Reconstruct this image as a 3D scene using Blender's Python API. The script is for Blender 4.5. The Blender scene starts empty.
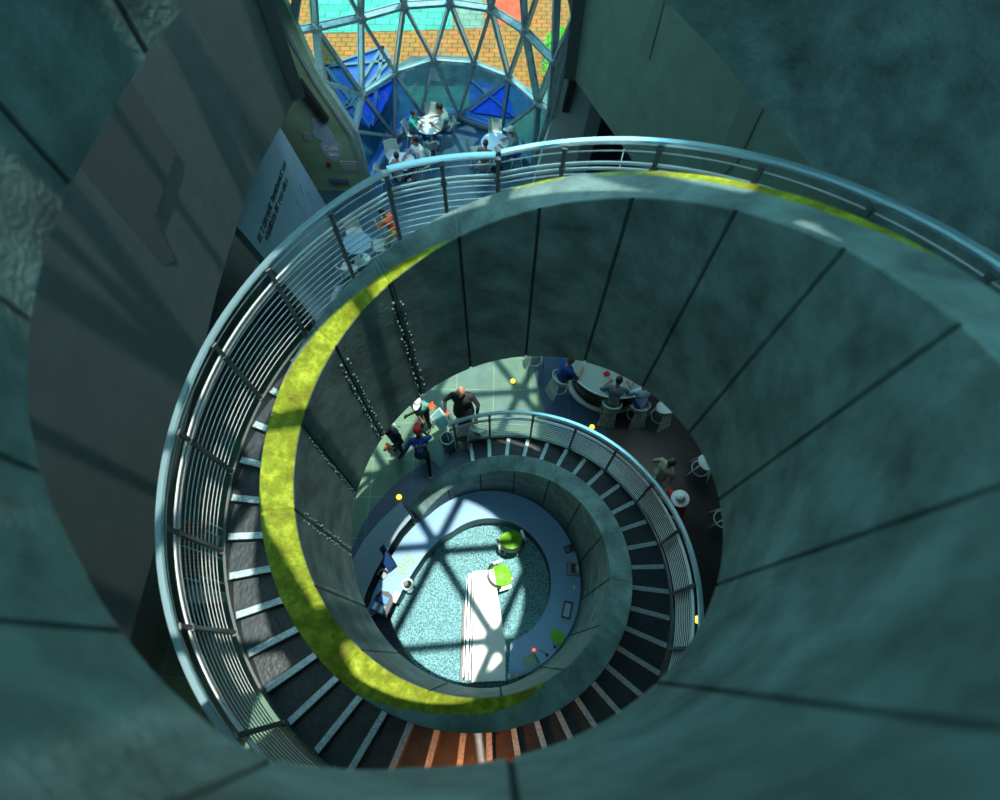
import bpy, bmesh, math, random
from mathutils import Vector, Matrix, Quaternion
random.seed(7)
C = bpy.context.scene.collection
pi = math.pi
R_ = math.radians
# ------------------------------------------------------------------ materials
MATS = {}
def mat(name, col, rough=.6, metal=0., spec=.5, noise=0., nscale=8., bump=0., bscale=30., emit=None, estr=0., speck=0., spscale=14., col2=None):
    if name in MATS: return MATS[name]
    m = bpy.data.materials.new(name); m.use_nodes = True
    nt = m.node_tree; b = nt.nodes['Principled BSDF']
    b.inputs['Base Color'].default_value = (*col, 1); b.inputs['Roughness'].default_value = rough
    b.inputs['Metallic'].default_value = metal; b.inputs['Specular IOR Level'].default_value = spec
    tc = nt.nodes.new('ShaderNodeTexCoord')
    last = None
    if noise > 0 or col2:
        n = nt.nodes.new('ShaderNodeTexNoise'); n.inputs['Scale'].default_value = nscale; n.inputs['Detail'].default_value = 8; n.inputs['Roughness'].default_value = .62
        nt.links.new(tc.outputs['Object'], n.inputs['Vector'])
        r = nt.nodes.new('ShaderNodeValToRGB'); r.color_ramp.elements[0].position = .32; r.color_ramp.elements[1].position = .68
        c0 = [c*(1-noise) for c in col]; c1 = [min(1, c*(1+noise)) for c in (col2 or col)]
        r.color_ramp.elements[0].color = (*c0, 1); r.color_ramp.elements[1].color = (*c1, 1)
        nt.links.new(n.outputs['Fac'], r.inputs['Fac']); last = r.outputs['Color']
    if speck > 0:
        v = nt.nodes.new('ShaderNodeTexVoronoi'); v.inputs['Scale'].default_value = spscale; v.inputs['Randomness'].default_value = 1
        nt.links.new(tc.outputs['Object'], v.inputs['Vector'])
        lt = nt.nodes.new('ShaderNodeMath'); lt.operation = 'LESS_THAN'; lt.inputs[1].default_value = speck
        nt.links.new(v.outputs['Distance'], lt.inputs[0])
        n2 = nt.nodes.new('ShaderNodeTexNoise'); n2.inputs['Scale'].default_value = 1.3
        nt.links.new(tc.outputs['Object'], n2.inputs['Vector'])
        gt = nt.nodes.new('ShaderNodeMath'); gt.operation = 'GREATER_THAN'; gt.inputs[1].default_value = .56
        nt.links.new(n2.outputs['Fac'], gt.inputs[0])
        mu = nt.nodes.new('ShaderNodeMath'); mu.operation = 'MULTIPLY'
        nt.links.new(lt.outputs[0], mu.inputs[0]); nt.links.new(gt.outputs[0], mu.inputs[1])
        mx = nt.nodes.new('ShaderNodeMix'); mx.data_type = 'RGBA'; mx.inputs[7].default_value = (.30, .40, .39, 1)
        mx.inputs[6].default_value = (*col, 1)
        nt.links.new(mu.outputs[0], mx.inputs[0])
        if last: nt.links.new(last, mx.inputs[6])
        last = mx.outputs[2]
    if last: nt.links.new(last, b.inputs['Base Color'])
    if bump > 0:
        n = nt.nodes.new('ShaderNodeTexNoise'); n.inputs['Scale'].default_value = bscale; n.inputs['Detail'].default_value = 6
        nt.links.new(tc.outputs['Object'], n.inputs['Vector'])
        bp = nt.nodes.new('ShaderNodeBump'); bp.inputs['Strength'].default_value = bump; bp.inputs['Distance'].default_value = .02
        nt.links.new(n.outputs['Fac'], bp.inputs['Height']); nt.links.new(bp.outputs['Normal'], b.inputs['Normal'])
    if emit:
        b.inputs['Emission Color'].default_value = (*emit, 1); b.inputs['Emission Strength'].default_value = estr
    MATS[name] = m; return m

def tile_mat(name, c1, c2, mortar, w, h, rough=.4, ms=.012, off=.5, bump=0.):
    m = bpy.data.materials.new(name); m.use_nodes = True; nt = m.node_tree; b = nt.nodes['Principled BSDF']
    tc = nt.nodes.new('ShaderNodeTexCoord'); br = nt.nodes.new('ShaderNodeTexBrick')
    br.offset = off; br.inputs['Scale'].default_value = 1; br.inputs['Brick Width'].default_value = w; br.inputs['Row Height'].default_value = h
    br.inputs['Mortar Size'].default_value = ms; br.inputs['Color1'].default_value = (*c1, 1); br.inputs['Color2'].default_value = (*c2, 1); br.inputs['Mortar'].default_value = (*mortar, 1)
    nt.links.new(tc.outputs['Object'], br.inputs['Vector'])
    n = nt.nodes.new('ShaderNodeTexNoise'); n.inputs['Scale'].default_value = 2.2; n.inputs['Detail'].default_value = 6
    nt.links.new(tc.outputs['Object'], n.inputs['Vector'])
    mp = nt.nodes.new('ShaderNodeMapRange'); mp.inputs[3].default_value = .45; mp.inputs[4].default_value = 1.5
    nt.links.new(n.outputs['Fac'], mp.inputs[0])
    mx = nt.nodes.new('ShaderNodeVectorMath'); mx.operation = 'SCALE'
    nt.links.new(br.outputs['Color'], mx.inputs[0]); nt.links.new(mp.outputs[0], mx.inputs['Scale'])
    nt.links.new(mx.outputs[0], b.inputs['Base Color']); b.inputs['Roughness'].default_value = rough
    MATS[name] = m; return m

def pane_mat(name, tint, refl=.08):
    m = bpy.data.materials.new(name); m.use_nodes = True; nt = m.node_tree
    for n in list(nt.nodes):
        if n.type != 'OUTPUT_MATERIAL': nt.nodes.remove(n)
    out = [n for n in nt.nodes][0]
    t = nt.nodes.new('ShaderNodeBsdfTransparent'); t.inputs[0].default_value = (*tint, 1)
    g = nt.nodes.new('ShaderNodeBsdfGlossy'); g.inputs['Roughness'].default_value = .05; g.inputs[0].default_value = (.8, .9, 1, 1)
    mx = nt.nodes.new('ShaderNodeMixShader'); mx.inputs[0].default_value = refl
    nt.links.new(t.outputs[0], mx.inputs[1]); nt.links.new(g.outputs[0], mx.inputs[2]); nt.links.new(mx.outputs[0], out.inputs[0])
    MATS[name] = m; return m

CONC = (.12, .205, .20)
concrete = mat('concrete', CONC, .62, noise=.5, nscale=2.6, bump=.5, bscale=26, speck=.07, spscale=13)
groove = mat('groove_dark', (.018, .03, .032), .9)
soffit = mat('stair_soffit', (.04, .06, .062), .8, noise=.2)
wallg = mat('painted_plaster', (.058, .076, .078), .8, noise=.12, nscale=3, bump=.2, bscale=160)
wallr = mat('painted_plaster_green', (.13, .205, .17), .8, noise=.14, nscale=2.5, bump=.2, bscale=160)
walllow = mat('painted_plaster_low', (.16, .20, .18), .8, noise=.1)
backw = mat('back_wall_green', (.16, .27, .19), .8, noise=.25, nscale=1.2)
pale = mat('pale_panel', (.095, .165, .21), .35, noise=.15, nscale=1.5)
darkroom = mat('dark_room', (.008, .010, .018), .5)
steel = mat('brushed_steel', (.75, .79, .80), .4, .35)
steel_d = mat('post_steel', (.16, .19, .19), .45, .6)
rail_m = mat('handrail_steel', (.45, .72, .82), .3, .75)
nosing_m = mat('nosing_metal', (.42, .56, .60), .35, .5, noise=.35, nscale=30)
tread_m = mat('tread_slate', (.016, .028, .036), .42, noise=.4, nscale=5, bump=.4, bscale=14)
tile_f = tile_mat('floor_slate_tile', (.085, .19, .11), (.07, .15, .13), (.16, .27, .2), 1.0, 1.0, .42, .012, 0)
carpet_m = mat('reception_carpet', (.06, .20, .25), .9, noise=.85, nscale=34, bump=.5, bscale=60, col2=(.17, .38, .43))
desk_m = mat('desk_laminate', (.17, .36, .60), .33, noise=.08, nscale=60)
desk_w = mat('desk_white', (.78, .80, .78), .3, noise=.05)
desk_s = mat('desk_side', (.035, .06, .075), .45, noise=.2)
frame_m = mat('dome_frame_paint', (.24, .33, .36), .38, .35, noise=.2, nscale=6)
black = mat('black_plastic', (.012, .014, .016), .4)
grey_p = mat('grey_plastic', (.22, .26, .28), .4)
white_p = mat('white_plastic', (.75, .80, .78), .4)
white_c = mat('white_coated_wire', (.52, .62, .60), .4)
lime = mat('lime_fabric', (.16, .46, .01), .55, noise=.25, nscale=12)
red_m = mat('red_plastic', (.8, .01, .02), .4)
blue_scr = mat('screen_blue', (.02, .07, .22), .15)
paper = mat('paper_white', (.75, .77, .74), .6)
wood = mat('light_wood', (.42, .22, .07), .5, noise=.3, nscale=12)
tabletop_m = mat('cafe_tabletop', (.55, .66, .74), .3, noise=.05)
tabletop_b = mat('cafe_tabletop_blue', (.16, .30, .42), .3, noise=.05)
skin_l = mat('skin_light', (.55, .27, .17), .55)
skin_d = mat('skin_dark', (.15, .065, .035), .55)
skin_m = mat('skin_tan', (.36, .17, .10), .55)
eye_m = mat('eye_dark', (.01, .01, .01), .2)
glowy = mat('globe_glow', (.9, .8, .1), .3, emit=(1, .75, .08), estr=1.6)
added_glow_o = mat('added_lamp_glow', (.9, .3, .05), .3, emit=(1, .25, .02), estr=6)
green_leaf = mat('shrub_leaf', (.09, .55, .03), .6, noise=.5, nscale=9)

def cloth(n, c): return mat('cloth_'+n, c, .8, noise=.2, nscale=20)

# ------------------------------------------------------------------ mesh builder
class MB:
    def __init__(s): s.v = []; s.f = []; s.m = []; s.sm = []
    def add(s, vs, fs, mi=0, sm=False):
        o = len(s.v); s.v += [tuple(v) for v in vs]
        for f in fs: s.f.append([o+i for i in f]); s.m.append(mi); s.sm.append(sm)
    def box(s, c, d, rz=0, mi=0, rot=None):
        M = rot if rot is not None else Matrix.Rotation(rz, 3, 'Z'); c = Vector(c); x, y, z = [k/2 for k in d]
        vs = [c + M @ Vector(p) for p in ((-x,-y,-z),(x,-y,-z),(x,y,-z),(-x,y,-z),(-x,-y,z),(x,-y,z),(x,y,z),(-x,y,z))]
        s.add(vs, [(3,2,1,0),(4,5,6,7),(0,1,5,4),(1,2,6,5),(2,3,7,6),(3,0,4,7)], mi); return s
    def bar(s, p, q, w, h, up=Vector((0,0,1)), mi=0):
        p = Vector(p); q = Vector(q); d = (q-p); L = d.length
        if L < 1e-6: return s
        d.normalize(); a = d.cross(up)
        if a.length < 1e-4: a = d.cross(Vector((1,0,0)))
        a.normalize(); b = a.cross(d)
        M = Matrix((a, d, b)).transposed()
        return s.box((p+q)/2, (w, L, h), mi=mi, rot=M)
    def tube(s, pts, r, n=8, mi=0, closed=False, caps=True):
        pts = [Vector(p) for p in pts]; N = len(pts); rs = r if isinstance(r, (list, tuple)) else [r]*N
        rings = []; ref = None
        for i in range(N):
            a = pts[i-1] if (i > 0 or closed) else pts[i]; b = pts[(i+1) % N] if (i < N-1 or closed) else pts[i]
            t = (b-a).normalized()
            if ref is None:
                ref = t.cross(Vector((0,0,1)));
                if ref.length < .05: ref = t.cross(Vector((1,0,0)))
            ref = (ref - t*ref.dot(t))
            ref.normalize(); w = t.cross(ref)
            rings.append([pts[i] + rs[i]*(math.cos(k*2*pi/n)*ref + math.sin(k*2*pi/n)*w) for k in range(n)])
        vs = [v for rg in rings for v in rg]; fs = []
        for i in range(N if closed else N-1):
            j = (i+1) % N
            for k in range(n):
                l = (k+1) % n; fs.append((i*n+k, i*n+l, j*n+l, j*n+k))
        if caps and not closed: fs += [tuple(range(n))[::-1], tuple((N-1)*n+k for k in range(n))]
        s.add(vs, fs, mi, True); return s
    def lathe(s, prof, c=(0,0,0), n=24, mi=0, sx=1, sy=1, sm=True):
        vs = []; fs = []; m = len(prof)
        for k in range(n):
            a = 2*pi*k/n
            for r, z in prof: vs.append((c[0]+sx*r*math.cos(a), c[1]+sy*r*math.sin(a), c[2]+z))
        for k in range(n):
            l = (k+1) % n
            for i in range(m-1): fs.append((k*m+i, l*m+i, l*m+i+1, k*m+i+1))
        s.add(vs, fs, mi, sm)
        return s
    def disc(s, c, r, z0, z1, n=32, mi=0, sx=1, sy=1):
        return s.lathe([(0.0001, z0), (r-.01, z0), (r, z0+.006), (r, z1-.006), (r-.01, z1), (0.0001, z1)], c, n, mi, sx, sy, False)
    def prism(s, poly, z0, z1, mi=0):
        n = len(poly); ar = sum(poly[i][0]*poly[(i+1)%n][1]-poly[(i+1)%n][0]*poly[i][1] for i in range(n))
        if ar < 0: poly = poly[::-1]
        vs = [(x, y, z0) for x, y in poly] + [(x, y, z1) for x, y in poly]
        s.add(vs, [tuple(range(n))[::-1], tuple(range(n, 2*n))] + [(i, (i+1) % n, n+(i+1) % n, n+i) for i in range(n)], mi); return s
    def poly3(s, pts, nrm, t, mi=0):
        nrm = Vector(nrm).normalized()*t; n = len(pts); pts = [Vector(p) for p in pts]
        vs = pts + [p - nrm for p in pts]
        s.add(vs, [tuple(range(n)), tuple(range(n, 2*n))[::-1]] + [(i, n+i, n+(i+1) % n, (i+1) % n) for i in range(n)], mi); return s
    def ell(s, c, r, n=12, m=8, mi=0, rot=None):
        c = Vector(c); vs = [];
        for i in range(m+1):
            th = pi*i/m
            for k in range(n):
                a = 2*pi*k/n; p = Vector((r[0]*math.sin(th)*math.cos(a), r[1]*math.sin(th)*math.sin(a), r[2]*math.cos(th)))
                if rot is not None: p = rot @ p
                vs.append(c+p)
        fs = [(i*n+k, (i+1)*n+k, (i+1)*n+(k+1) % n, i*n+(k+1) % n) for i in range(m) for k in range(n)]
        s.add(vs, fs, mi, True); return s
    def grid(s, P, mi=0, sm=True, flip=False):   # P[i][j]
        a = len(P); b = len(P[0]); vs = [p for r in P for p in r]; fs = []
        for i in range(a-1):
            for j in range(b-1):
                f = (i*b+j, (i+1)*b+j, (i+1)*b+j+1, i*b+j+1); fs.append(f[::-1] if flip else f)
        s.add(vs, fs, mi, sm); return s
    def build(s, name, m, parent=None, weld=True):
        me = bpy.data.meshes.new(name); me.from_pydata(s.v, [], s.f)
        for x in (m if isinstance(m, (list, tuple)) else [m]): me.materials.append(x)
        me.polygons.foreach_set('material_index', s.m); me.polygons.foreach_set('use_smooth', s.sm)
        if weld:
            bm = bmesh.new(); bm.from_mesh(me); bmesh.ops.remove_doubles(bm, verts=bm.verts, dist=1e-4)
            bmesh.ops.recalc_face_normals(bm, faces=bm.faces); bm.to_mesh(me); bm.free()
        me.update(); o = bpy.data.objects.new(name, me); C.objects.link(o)
        if parent: o.parent = parent
        return o

def tag(o, label, cat, group=None):
    o['label'] = label; o['category'] = cat
    if group: o['group'] = group
    return o
def thing(name, label, cat, loc=(0,0,0), rz=0, group=None):
    o = bpy.data.objects.new(name, None); C.objects.link(o); o.location = loc; o.rotation_euler = (0, 0, rz)
    o.empty_display_size = .1
    return tag(o, label, cat, group)
def struct(name, mb, m, label=None):
    o = mb.build(name, m); o['kind'] = 'structure'
    if label: o['label'] = label
    return o
def copy_tree(o, loc, rz, label=None, name=None):
    c = o.copy(); C.objects.link(c); c.location = loc; c.rotation_euler = (0, 0, rz)
    if label: c['label'] = label
    def rec(src, dst):
        for ch in [k for k in C.objects if k.parent == src]:
            d = ch.copy(); C.objects.link(d); d.parent = dst; rec(ch, d)
    rec(o, c); return c

# ------------------------------------------------------------------ camera (measured)
ROT = (0.4492131759, 0.0125458620); CAM = Vector((0.1779, -1.6016, 13.0611)); FPX = 541.54
def pol(a, r, z=0): a = R_(a); return Vector((r*math.sin(a), r*math.cos(a), z))
PITCH = 7.23579/360
RI, RO = 2.0, 2.367
def rim(a): return 2.03 + PITCH*a
def interp(x, pts):
    if x <= pts[0][0]: return pts[0][1]
    for (a, b), (c, d) in zip(pts, pts[1:]):
        if x <= c:
            t = (x-a)/(c-a); return b + (d-b)*t
    return pts[-1][1]
def smooth(x, a, b): t = max(0, min(1, (x-a)/(b-a))); return t*t*(3-2*t)

def unproj(x, y, z=None, yy=None):
    cx, sx = math.cos(ROT[0]), math.sin(ROT[0]); cr, sr = math.cos(ROT[1]), math.sin(ROT[1])
    M = Matrix(((1, 0, 0), (0, cx, -sx), (0, sx, cx))) @ Matrix(((cr, -sr, 0), (sr, cr, 0), (0, 0, 1)))
    d = M @ Vector(((x-500)/FPX, -(y-400)/FPX, -1))
    t = (z-CAM.z)/d.z if z is not None else (yy-CAM.y)/d.y
    return CAM + t*d
# ------------------------------------------------------------------ concrete balustrade ribbon
BOT = [(-60, 0), (137, 0), (150, .85), (162, 2.0), (172, 2.95), (180, 3.116)]
def bottom(a):
    if a < 180: return interp(a, BOT)
    h = 2.03 + PITCH*a - 2.532
    if a < 540: return h
    tgt = interp(a, [(545, h), (560.4, 10.868), (569.7, 10.775), (580.7, 10.72), (592.2, 10.725), (601.9, 10.807), (613.0, 10.891), (622, 10.912), (640, 10.909), (657.5, 10.905), (668.6, 10.974), (679.8, 11.071), (700, 11.05), (722, 10.8), (743.8, 10.394), (751.1, 10.108), (758.2, 9.829), (769.7, 9.516), (776.5, 9.339), (784.4, 9.279), (900, 9.25)])
    return tgt
def ringR(a): return 2.0 + 1.95*smooth(a, 610, 770)
def topz(a):
    if a < 560: return rim(a)
    return min(rim(a), 13.9)
seams = [k for k in [-28, -6.5, 14.5, 36, 58, 79.5, 101.5, 124, 148, 173, 197, 221, 243.5, 265, 288, 310.5, 332.7]]
allseam = [s_+360*t for t in range(0, 3) for s_ in seams if -50 < s_+360*t < 700]
def inner_sun(a): return interp(a, [(150, 0), (156, 0), (165, .3), (176, .45), (188, .5), (200, .68), (212, .95), (220, 1.05), (292, 1.05), (300, .95), (311, .78), (325, .5), (335, .36), (347, .12), (353, 0)]) if 150 < a < 353 else 0  # sunlit part of the rim cap, painted in as yellow-green colour
def outer_sun(a): return interp(a, [(364, 0), (370, .09), (376, .09), (379, 0), (383, 0), (386, .12), (400, .2), (420, .26), (435, .22), (446, 0)]) if 364 < a < 446 else 0
def build_ribbon():
    st = []
    a = -51.0
    while a <= 880: st.append((a, 0)); a += 2.0
    for s_ in allseam:
        st = [x for x in st if abs(x[0]-s_) > .75]
        st += [(s_-.5, 0), (s_-.3, 1), (s_+.3, 1), (s_+.5, 0)]
    st.sort()
    NC = 9
    vs = []; pat = []; fs = []; mi = []
    rows = []
    for a, g in st:
        r0 = ringR(a); r1 = r0 + (RO-RI); zt = topz(a); zb = bottom(a)
        dr = .022 if g else 0
        row = []
        def put(r, z, p=0.):
            row.append(len(vs)); vs.append(pol(a, r, z)); pat.append(p)
        nv = 6
        for k in range(nv): put(r0+dr, zb + (zt-.012-zb)*k/(nv-1))
        ip, op = inner_sun(a), outer_sun(a)
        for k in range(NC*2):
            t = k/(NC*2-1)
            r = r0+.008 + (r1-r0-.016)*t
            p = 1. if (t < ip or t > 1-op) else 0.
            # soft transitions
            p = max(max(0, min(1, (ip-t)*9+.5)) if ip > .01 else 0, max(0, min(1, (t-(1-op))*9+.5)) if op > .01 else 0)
            put(r, zt - (.006 if (g and a < 360) else 0), p)
        for k in range(4): put(r1, zt-.012 + (zb-zt+.012)*k/3)
        rows.append((row, g))
    L = len(rows[0][0])
    for i in range(len(rows)-1):
        A, ga = rows[i]; B, gb = rows[i+1]
        for j in range(L):
            k = (j+1) % L
            fs.append((A[j], A[k], B[k], B[j]))
            mi.append(1 if (ga and gb and j < 5) else (2 if k == 0 else 0))
    fs.append(tuple(rows[0][0])); mi.append(0); fs.append(tuple(rows[-1][0][::-1])); mi.append(0)
    me = bpy.data.meshes.new('concrete_balustrade'); me.from_pydata(vs, [], fs)
    # material with sunlight painted in through the sun_patch attribute
    m = concrete.copy(); m.name = 'concrete_sun_tint'; nt = m.node_tree; b = nt.nodes['Principled BSDF']
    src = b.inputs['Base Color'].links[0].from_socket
    at = nt.nodes.new('ShaderNodeAttribute'); at.attribute_name = 'sun_patch'
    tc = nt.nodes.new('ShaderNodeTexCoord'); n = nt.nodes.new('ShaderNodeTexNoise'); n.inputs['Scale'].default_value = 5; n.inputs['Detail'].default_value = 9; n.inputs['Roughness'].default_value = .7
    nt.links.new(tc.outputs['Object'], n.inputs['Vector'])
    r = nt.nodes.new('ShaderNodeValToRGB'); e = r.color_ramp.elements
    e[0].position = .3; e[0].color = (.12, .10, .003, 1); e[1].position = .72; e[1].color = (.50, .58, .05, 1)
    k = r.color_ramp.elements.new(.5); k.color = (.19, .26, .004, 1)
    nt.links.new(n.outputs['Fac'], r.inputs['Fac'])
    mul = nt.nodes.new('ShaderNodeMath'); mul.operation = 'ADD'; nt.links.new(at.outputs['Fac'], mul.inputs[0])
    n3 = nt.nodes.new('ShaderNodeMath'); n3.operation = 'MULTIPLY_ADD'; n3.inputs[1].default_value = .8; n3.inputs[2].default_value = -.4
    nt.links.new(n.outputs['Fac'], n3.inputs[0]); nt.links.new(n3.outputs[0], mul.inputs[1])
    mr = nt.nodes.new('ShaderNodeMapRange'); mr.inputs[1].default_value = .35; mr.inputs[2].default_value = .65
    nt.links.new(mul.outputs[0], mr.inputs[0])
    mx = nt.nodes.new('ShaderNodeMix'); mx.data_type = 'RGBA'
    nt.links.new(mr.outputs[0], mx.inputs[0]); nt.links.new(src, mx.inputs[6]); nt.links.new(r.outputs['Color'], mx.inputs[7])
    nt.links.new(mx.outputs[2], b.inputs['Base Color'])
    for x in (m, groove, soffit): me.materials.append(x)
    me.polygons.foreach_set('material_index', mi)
    at = me.attributes.new('sun_patch', 'FLOAT', 'POINT'); at.data.foreach_set('value', pat)
    bm = bmesh.new(); bm.from_mesh(me); bmesh.ops.recalc_face_normals(bm, faces=bm.faces); bm.to_mesh(me); bm.free()
    o = bpy.data.objects.new('concrete_balustrade', me); C.objects.link(o)
    tag(o, 'tall grey-green concrete balustrade coiling upward in panels around the open stairwell', 'balustrade')
    # steel-bright drip edge along the lower and inner top edges
    return o
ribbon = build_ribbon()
# the coil carries on above the stairwell towards the skylight
def build_upper():
    mb = MB(); rings = []
    for k in range(0, 121):
        a = 556+3*k; zb = 14.1+.0035*(a-556); h = 1.15 if k < 105 else 1.15-.03*(k-105)
        rings.append([pol(a, RI, zb), pol(a, RO, zb), pol(a, RO, zb+h), pol(a, RI, zb+h)])
    vs = [p for r in rings for p in r]; fs = [(0, 1, 2, 3), tuple(len(vs)-4+i for i in (3, 2, 1, 0))]
    for i in range(len(rings)-1):
        for j in range(4): l = (j+1) % 4; fs.append((i*4+j, i*4+l, i*4+4+l, i*4+4+j))
    mb.add(vs, fs)
    for k in range(4): mb.tube([pol(600+90*k, (RI+RO)/2, 15.2), pol(600+90*k, (RI+RO)/2, 17.0)], .03, 6)
    o = mb.build('upper_coil', concrete); tag(o, 'free end of the concrete coil hanging high above the stairwell below the skylight', 'balustrade')
build_upper()
mb = MB(); 
def early_sector(mb, a0, a1, r0, r1, z0, z1, n):
    vs = []
    for k in range(n+1):
        a = a0+(a1-a0)*k/n; p, q = pol(a, r0), pol(a, r1); vs += [(p.x, p.y, z0), (q.x, q.y, z0), (q.x, q.y, z1), (p.x, p.y, z1)]
    fs = [(0, 1, 2, 3), tuple(4*n+i for i in (3, 2, 1, 0))]
    for k in range(n):
        for i in range(4): j = (i+1) % 4; fs.append((4*k+i, 4*k+4+i, 4*k+4+j, 4*k+j))
    mb.add(vs, fs)
early_sector(mb, 170, 232, RO+.02, 6.2, 11.0, 11.2, 20); struct('floor_upper', mb, concrete)
# knotted form-tie marks beside three joints (real little bumps)
mb = MB()
for sa, jit in ((288, 1), (310.5, 1), (332.7, 1), (265, .8), (243.5, .4)):
    z0 = bottom(sa)+.1; z1 = rim(sa)-.25
    n = 26
    for k in range(n):
        for sd in (-1, 1):
            z = z0 + (z1-z0)*(k+random.uniform(-.2, .2))/n
            s_ = random.uniform(.010, .019)*jit
            mb.ell(pol(sa+sd*random.uniform(.9, 1.7), RI-.002, z), (s_, s_, s_*1.3), 6, 4)
o = mb.build('form_tie_marks', mat('mortar_light', (.16, .26, .25), .8), ribbon, weld=False); o['kind'] = 'stuff'

# ------------------------------------------------------------------ stairs
stair = thing('helical_staircase', 'long helical flight of dark stone steps with pale metal nosings', 'staircase')
TR0 = rim(0) - 1.665
def tread_line(a): return TR0 + PITCH*a
STEP = 8.15; A0 = -10.3
R1 = 3.45
LAND0, LAND1 = 332.0, 362.0
def sector(mb, a0, a1, r0, r1, z0, z1, n=4, mi=0, zf=None):
    P = []
    for k in range(n+1):
        a = a0+(a1-a0)*k/n; P.append((pol(a, r0), pol(a, r1)))
    vs = []
    for p, q in P: vs += [(p.x, p.y, z0), (q.x, q.y, z0), (q.x, q.y, z1), (p.x, p.y, z1)]
    fs = [(0, 1, 2, 3), tuple(4*n+i for i in (3, 2, 1, 0))]
    for k in range(n):
        b = 4*k
        for i in range(4): j = (i+1) % 4; fs.append((b+i, b+4+i, b+4+j, b+j))
    mb.add(vs, fs, mi)
def add_tread(a, z):
    mb = MB(); sector(mb, a, a+STEP+.6, RO+.004, R1, z-.045, z)
    sector(mb, a+.5, a+.9, RO+.004, R1-.01, z-.163, z-.045, 1)
    t = mb.build('tread', tread_m, stair)
    mb = MB()
    # nosing: straight strip with two ribs
    p = pol(a+.05, RO+.03, z+.004); q = pol(a+.05, R1-.02, z+.004)
    d = pol(a+90, .045)
    mb.bar(p+d, q+d, .085, .014)
    mb.bar(p+d*.4+Vector((0,0,.008)), q+d*.4+Vector((0,0,.008)), .012, .008); mb.bar(p+d*1.6+Vector((0,0,.008)), q+d*1.6+Vector((0,0,.008)), .012, .008)
    mb.build('nosing', nosing_m, t)
k = 0
while A0+k*STEP < LAND0-1:
    add_tread(A0+k*STEP, tread_line(A0+k*STEP)); k += 1
zl = tread_line(A0+k*STEP); aL = A0+k*STEP
mb = MB(); sector(mb, aL, LAND1+4, RO+.004, R1+.06, zl-.18, zl, 12); mb.build('landing', tread_m, stair)
j = 0
drop = tread_line(LAND1+4) - (zl+.163)
while LAND1+4+j*STEP < 522:
    a = LAND1+4+j*STEP; add_tread(a, tread_line(a)-drop); j += 1
def deck(a):
    if a < aL: return tread_line(a)
    if a < LAND1+4: return zl
    return tread_line(a)-drop
# stringer / soffit (closed, follows the helix)
def helix_strip(mb, a0, a1, step, prof, mi=0):
    rings = []; a = a0
    while a < a1+1e-6:
        rings.append([pol(a, r, z) for r, z in prof(a)]); a += step
    n = len(rings[0]); vs = [p for r in rings for p in r]; fs = []
    for i in range(len(rings)-1):
        for j in range(n): l = (j+1) % n; fs.append((i*n+j, i*n+l, (i+1)*n+l, (i+1)*n+j))
    fs += [tuple(range(n)), tuple((len(rings)-1)*n+j for j in range(n))[::-1]]
    mb.add(vs, fs, mi)
def sz(a): return tread_line(a) if a < aL+4 else max(zl-.02, 0) if a < LAND1+4 else tread_line(a)-drop
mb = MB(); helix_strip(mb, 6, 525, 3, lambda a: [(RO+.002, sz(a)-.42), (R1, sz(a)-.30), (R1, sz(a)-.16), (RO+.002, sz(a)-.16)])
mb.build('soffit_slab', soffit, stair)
mb = MB(); helix_strip(mb, A0-1, 525, 2, lambda a: [(R1, max(.01, sz(a)-.36)), (R1+.035, max(.01, sz(a)-.36)), (R1+.035, sz(a)+.03), (R1, sz(a)+.03)])
mb.build('outer_stringer', steel_d, stair)

# ------------------------------------------------------------------ railing
rail = thing('stair_railing', 'curving steel guard railing with thin horizontal rods along the outer edge of the stairs', 'railing')
RR = 3.53
def hz(a):
    if a < aL: return tread_line(a) + interp(a, [(-10, 1.36), (60, 1.33), (120, 1.42), (200, 1.45), (341, 1.47)])
    if a < 341: return tread_line(a)+1.47
    if a < 362: return 8.72+.06*(a-341)/21
    return 8.80 + (a-362)*.0197
def gaps(a, frac):   # height at fraction of guard (0 bottom .. 1 handrail)
    b = deck_s(a)+.02; return b+(hz(a)-b)*frac
def deck_s(a):
    if a < aL: return tread_line(a)
    if a < 362: return min(tread_line(a), hz(a)-1.44+.0)
    return hz(a)-1.44
A_s, A_e = -17, 520
segs = [(A_s, 340.5), (341.5, 361.5), (362.5, A_e)]
for a0, a1 in segs:
    n = max(4, int((a1-a0)/2.5))
    L = lambda off, fr, rr=RR: [pol(a0+(a1-a0)*i/n, rr+off, hz(a0+(a1-a0)*i/n)+fr) for i in range(n+1)]
    mb = MB()
    helix_strip(mb, a0, a1, (a1-a0)/n, lambda a: [(RR-.035, hz(a)-.035), (RR+.035, hz(a)-.035), (RR+.045, hz(a)-.005), (RR+.03, hz(a)+.012), (RR-.03, hz(a)+.012), (RR-.045, hz(a)-.005)])
    mb.build('handrail', rail_m, rail)
    mb = MB(); mb.tube(L(-.03, -.27), .019, 6); mb.build('middle_rail', steel, rail)
    mb = MB(); mb.tube(L(-.03, -.345), .017, 6); mb.build('middle_rail', steel, rail)
    mb = MB(); mb.tube(L(0, -.14), .008, 5); mb.build('rail_rod', steel, rail)
    for i in range(10):
        mb = MB(); mb.tube(L(0, -.345-.1*(i+1)), .0085, 5); mb.build('rail_rod', steel, rail)
pa = -.9
posts = [-15, -1, 15.5, 31.8, 48, 64.4, 80.7, 97, 113.4, 129.7, 146, 162.3, 178.6, 195, 211.3, 227.6, 248, 264.6, 281, 297.5, 314, 329, 341, 351.5, 362, 374, 390, 406, 422, 438, 454, 470, 486, 502, 518]
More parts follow.
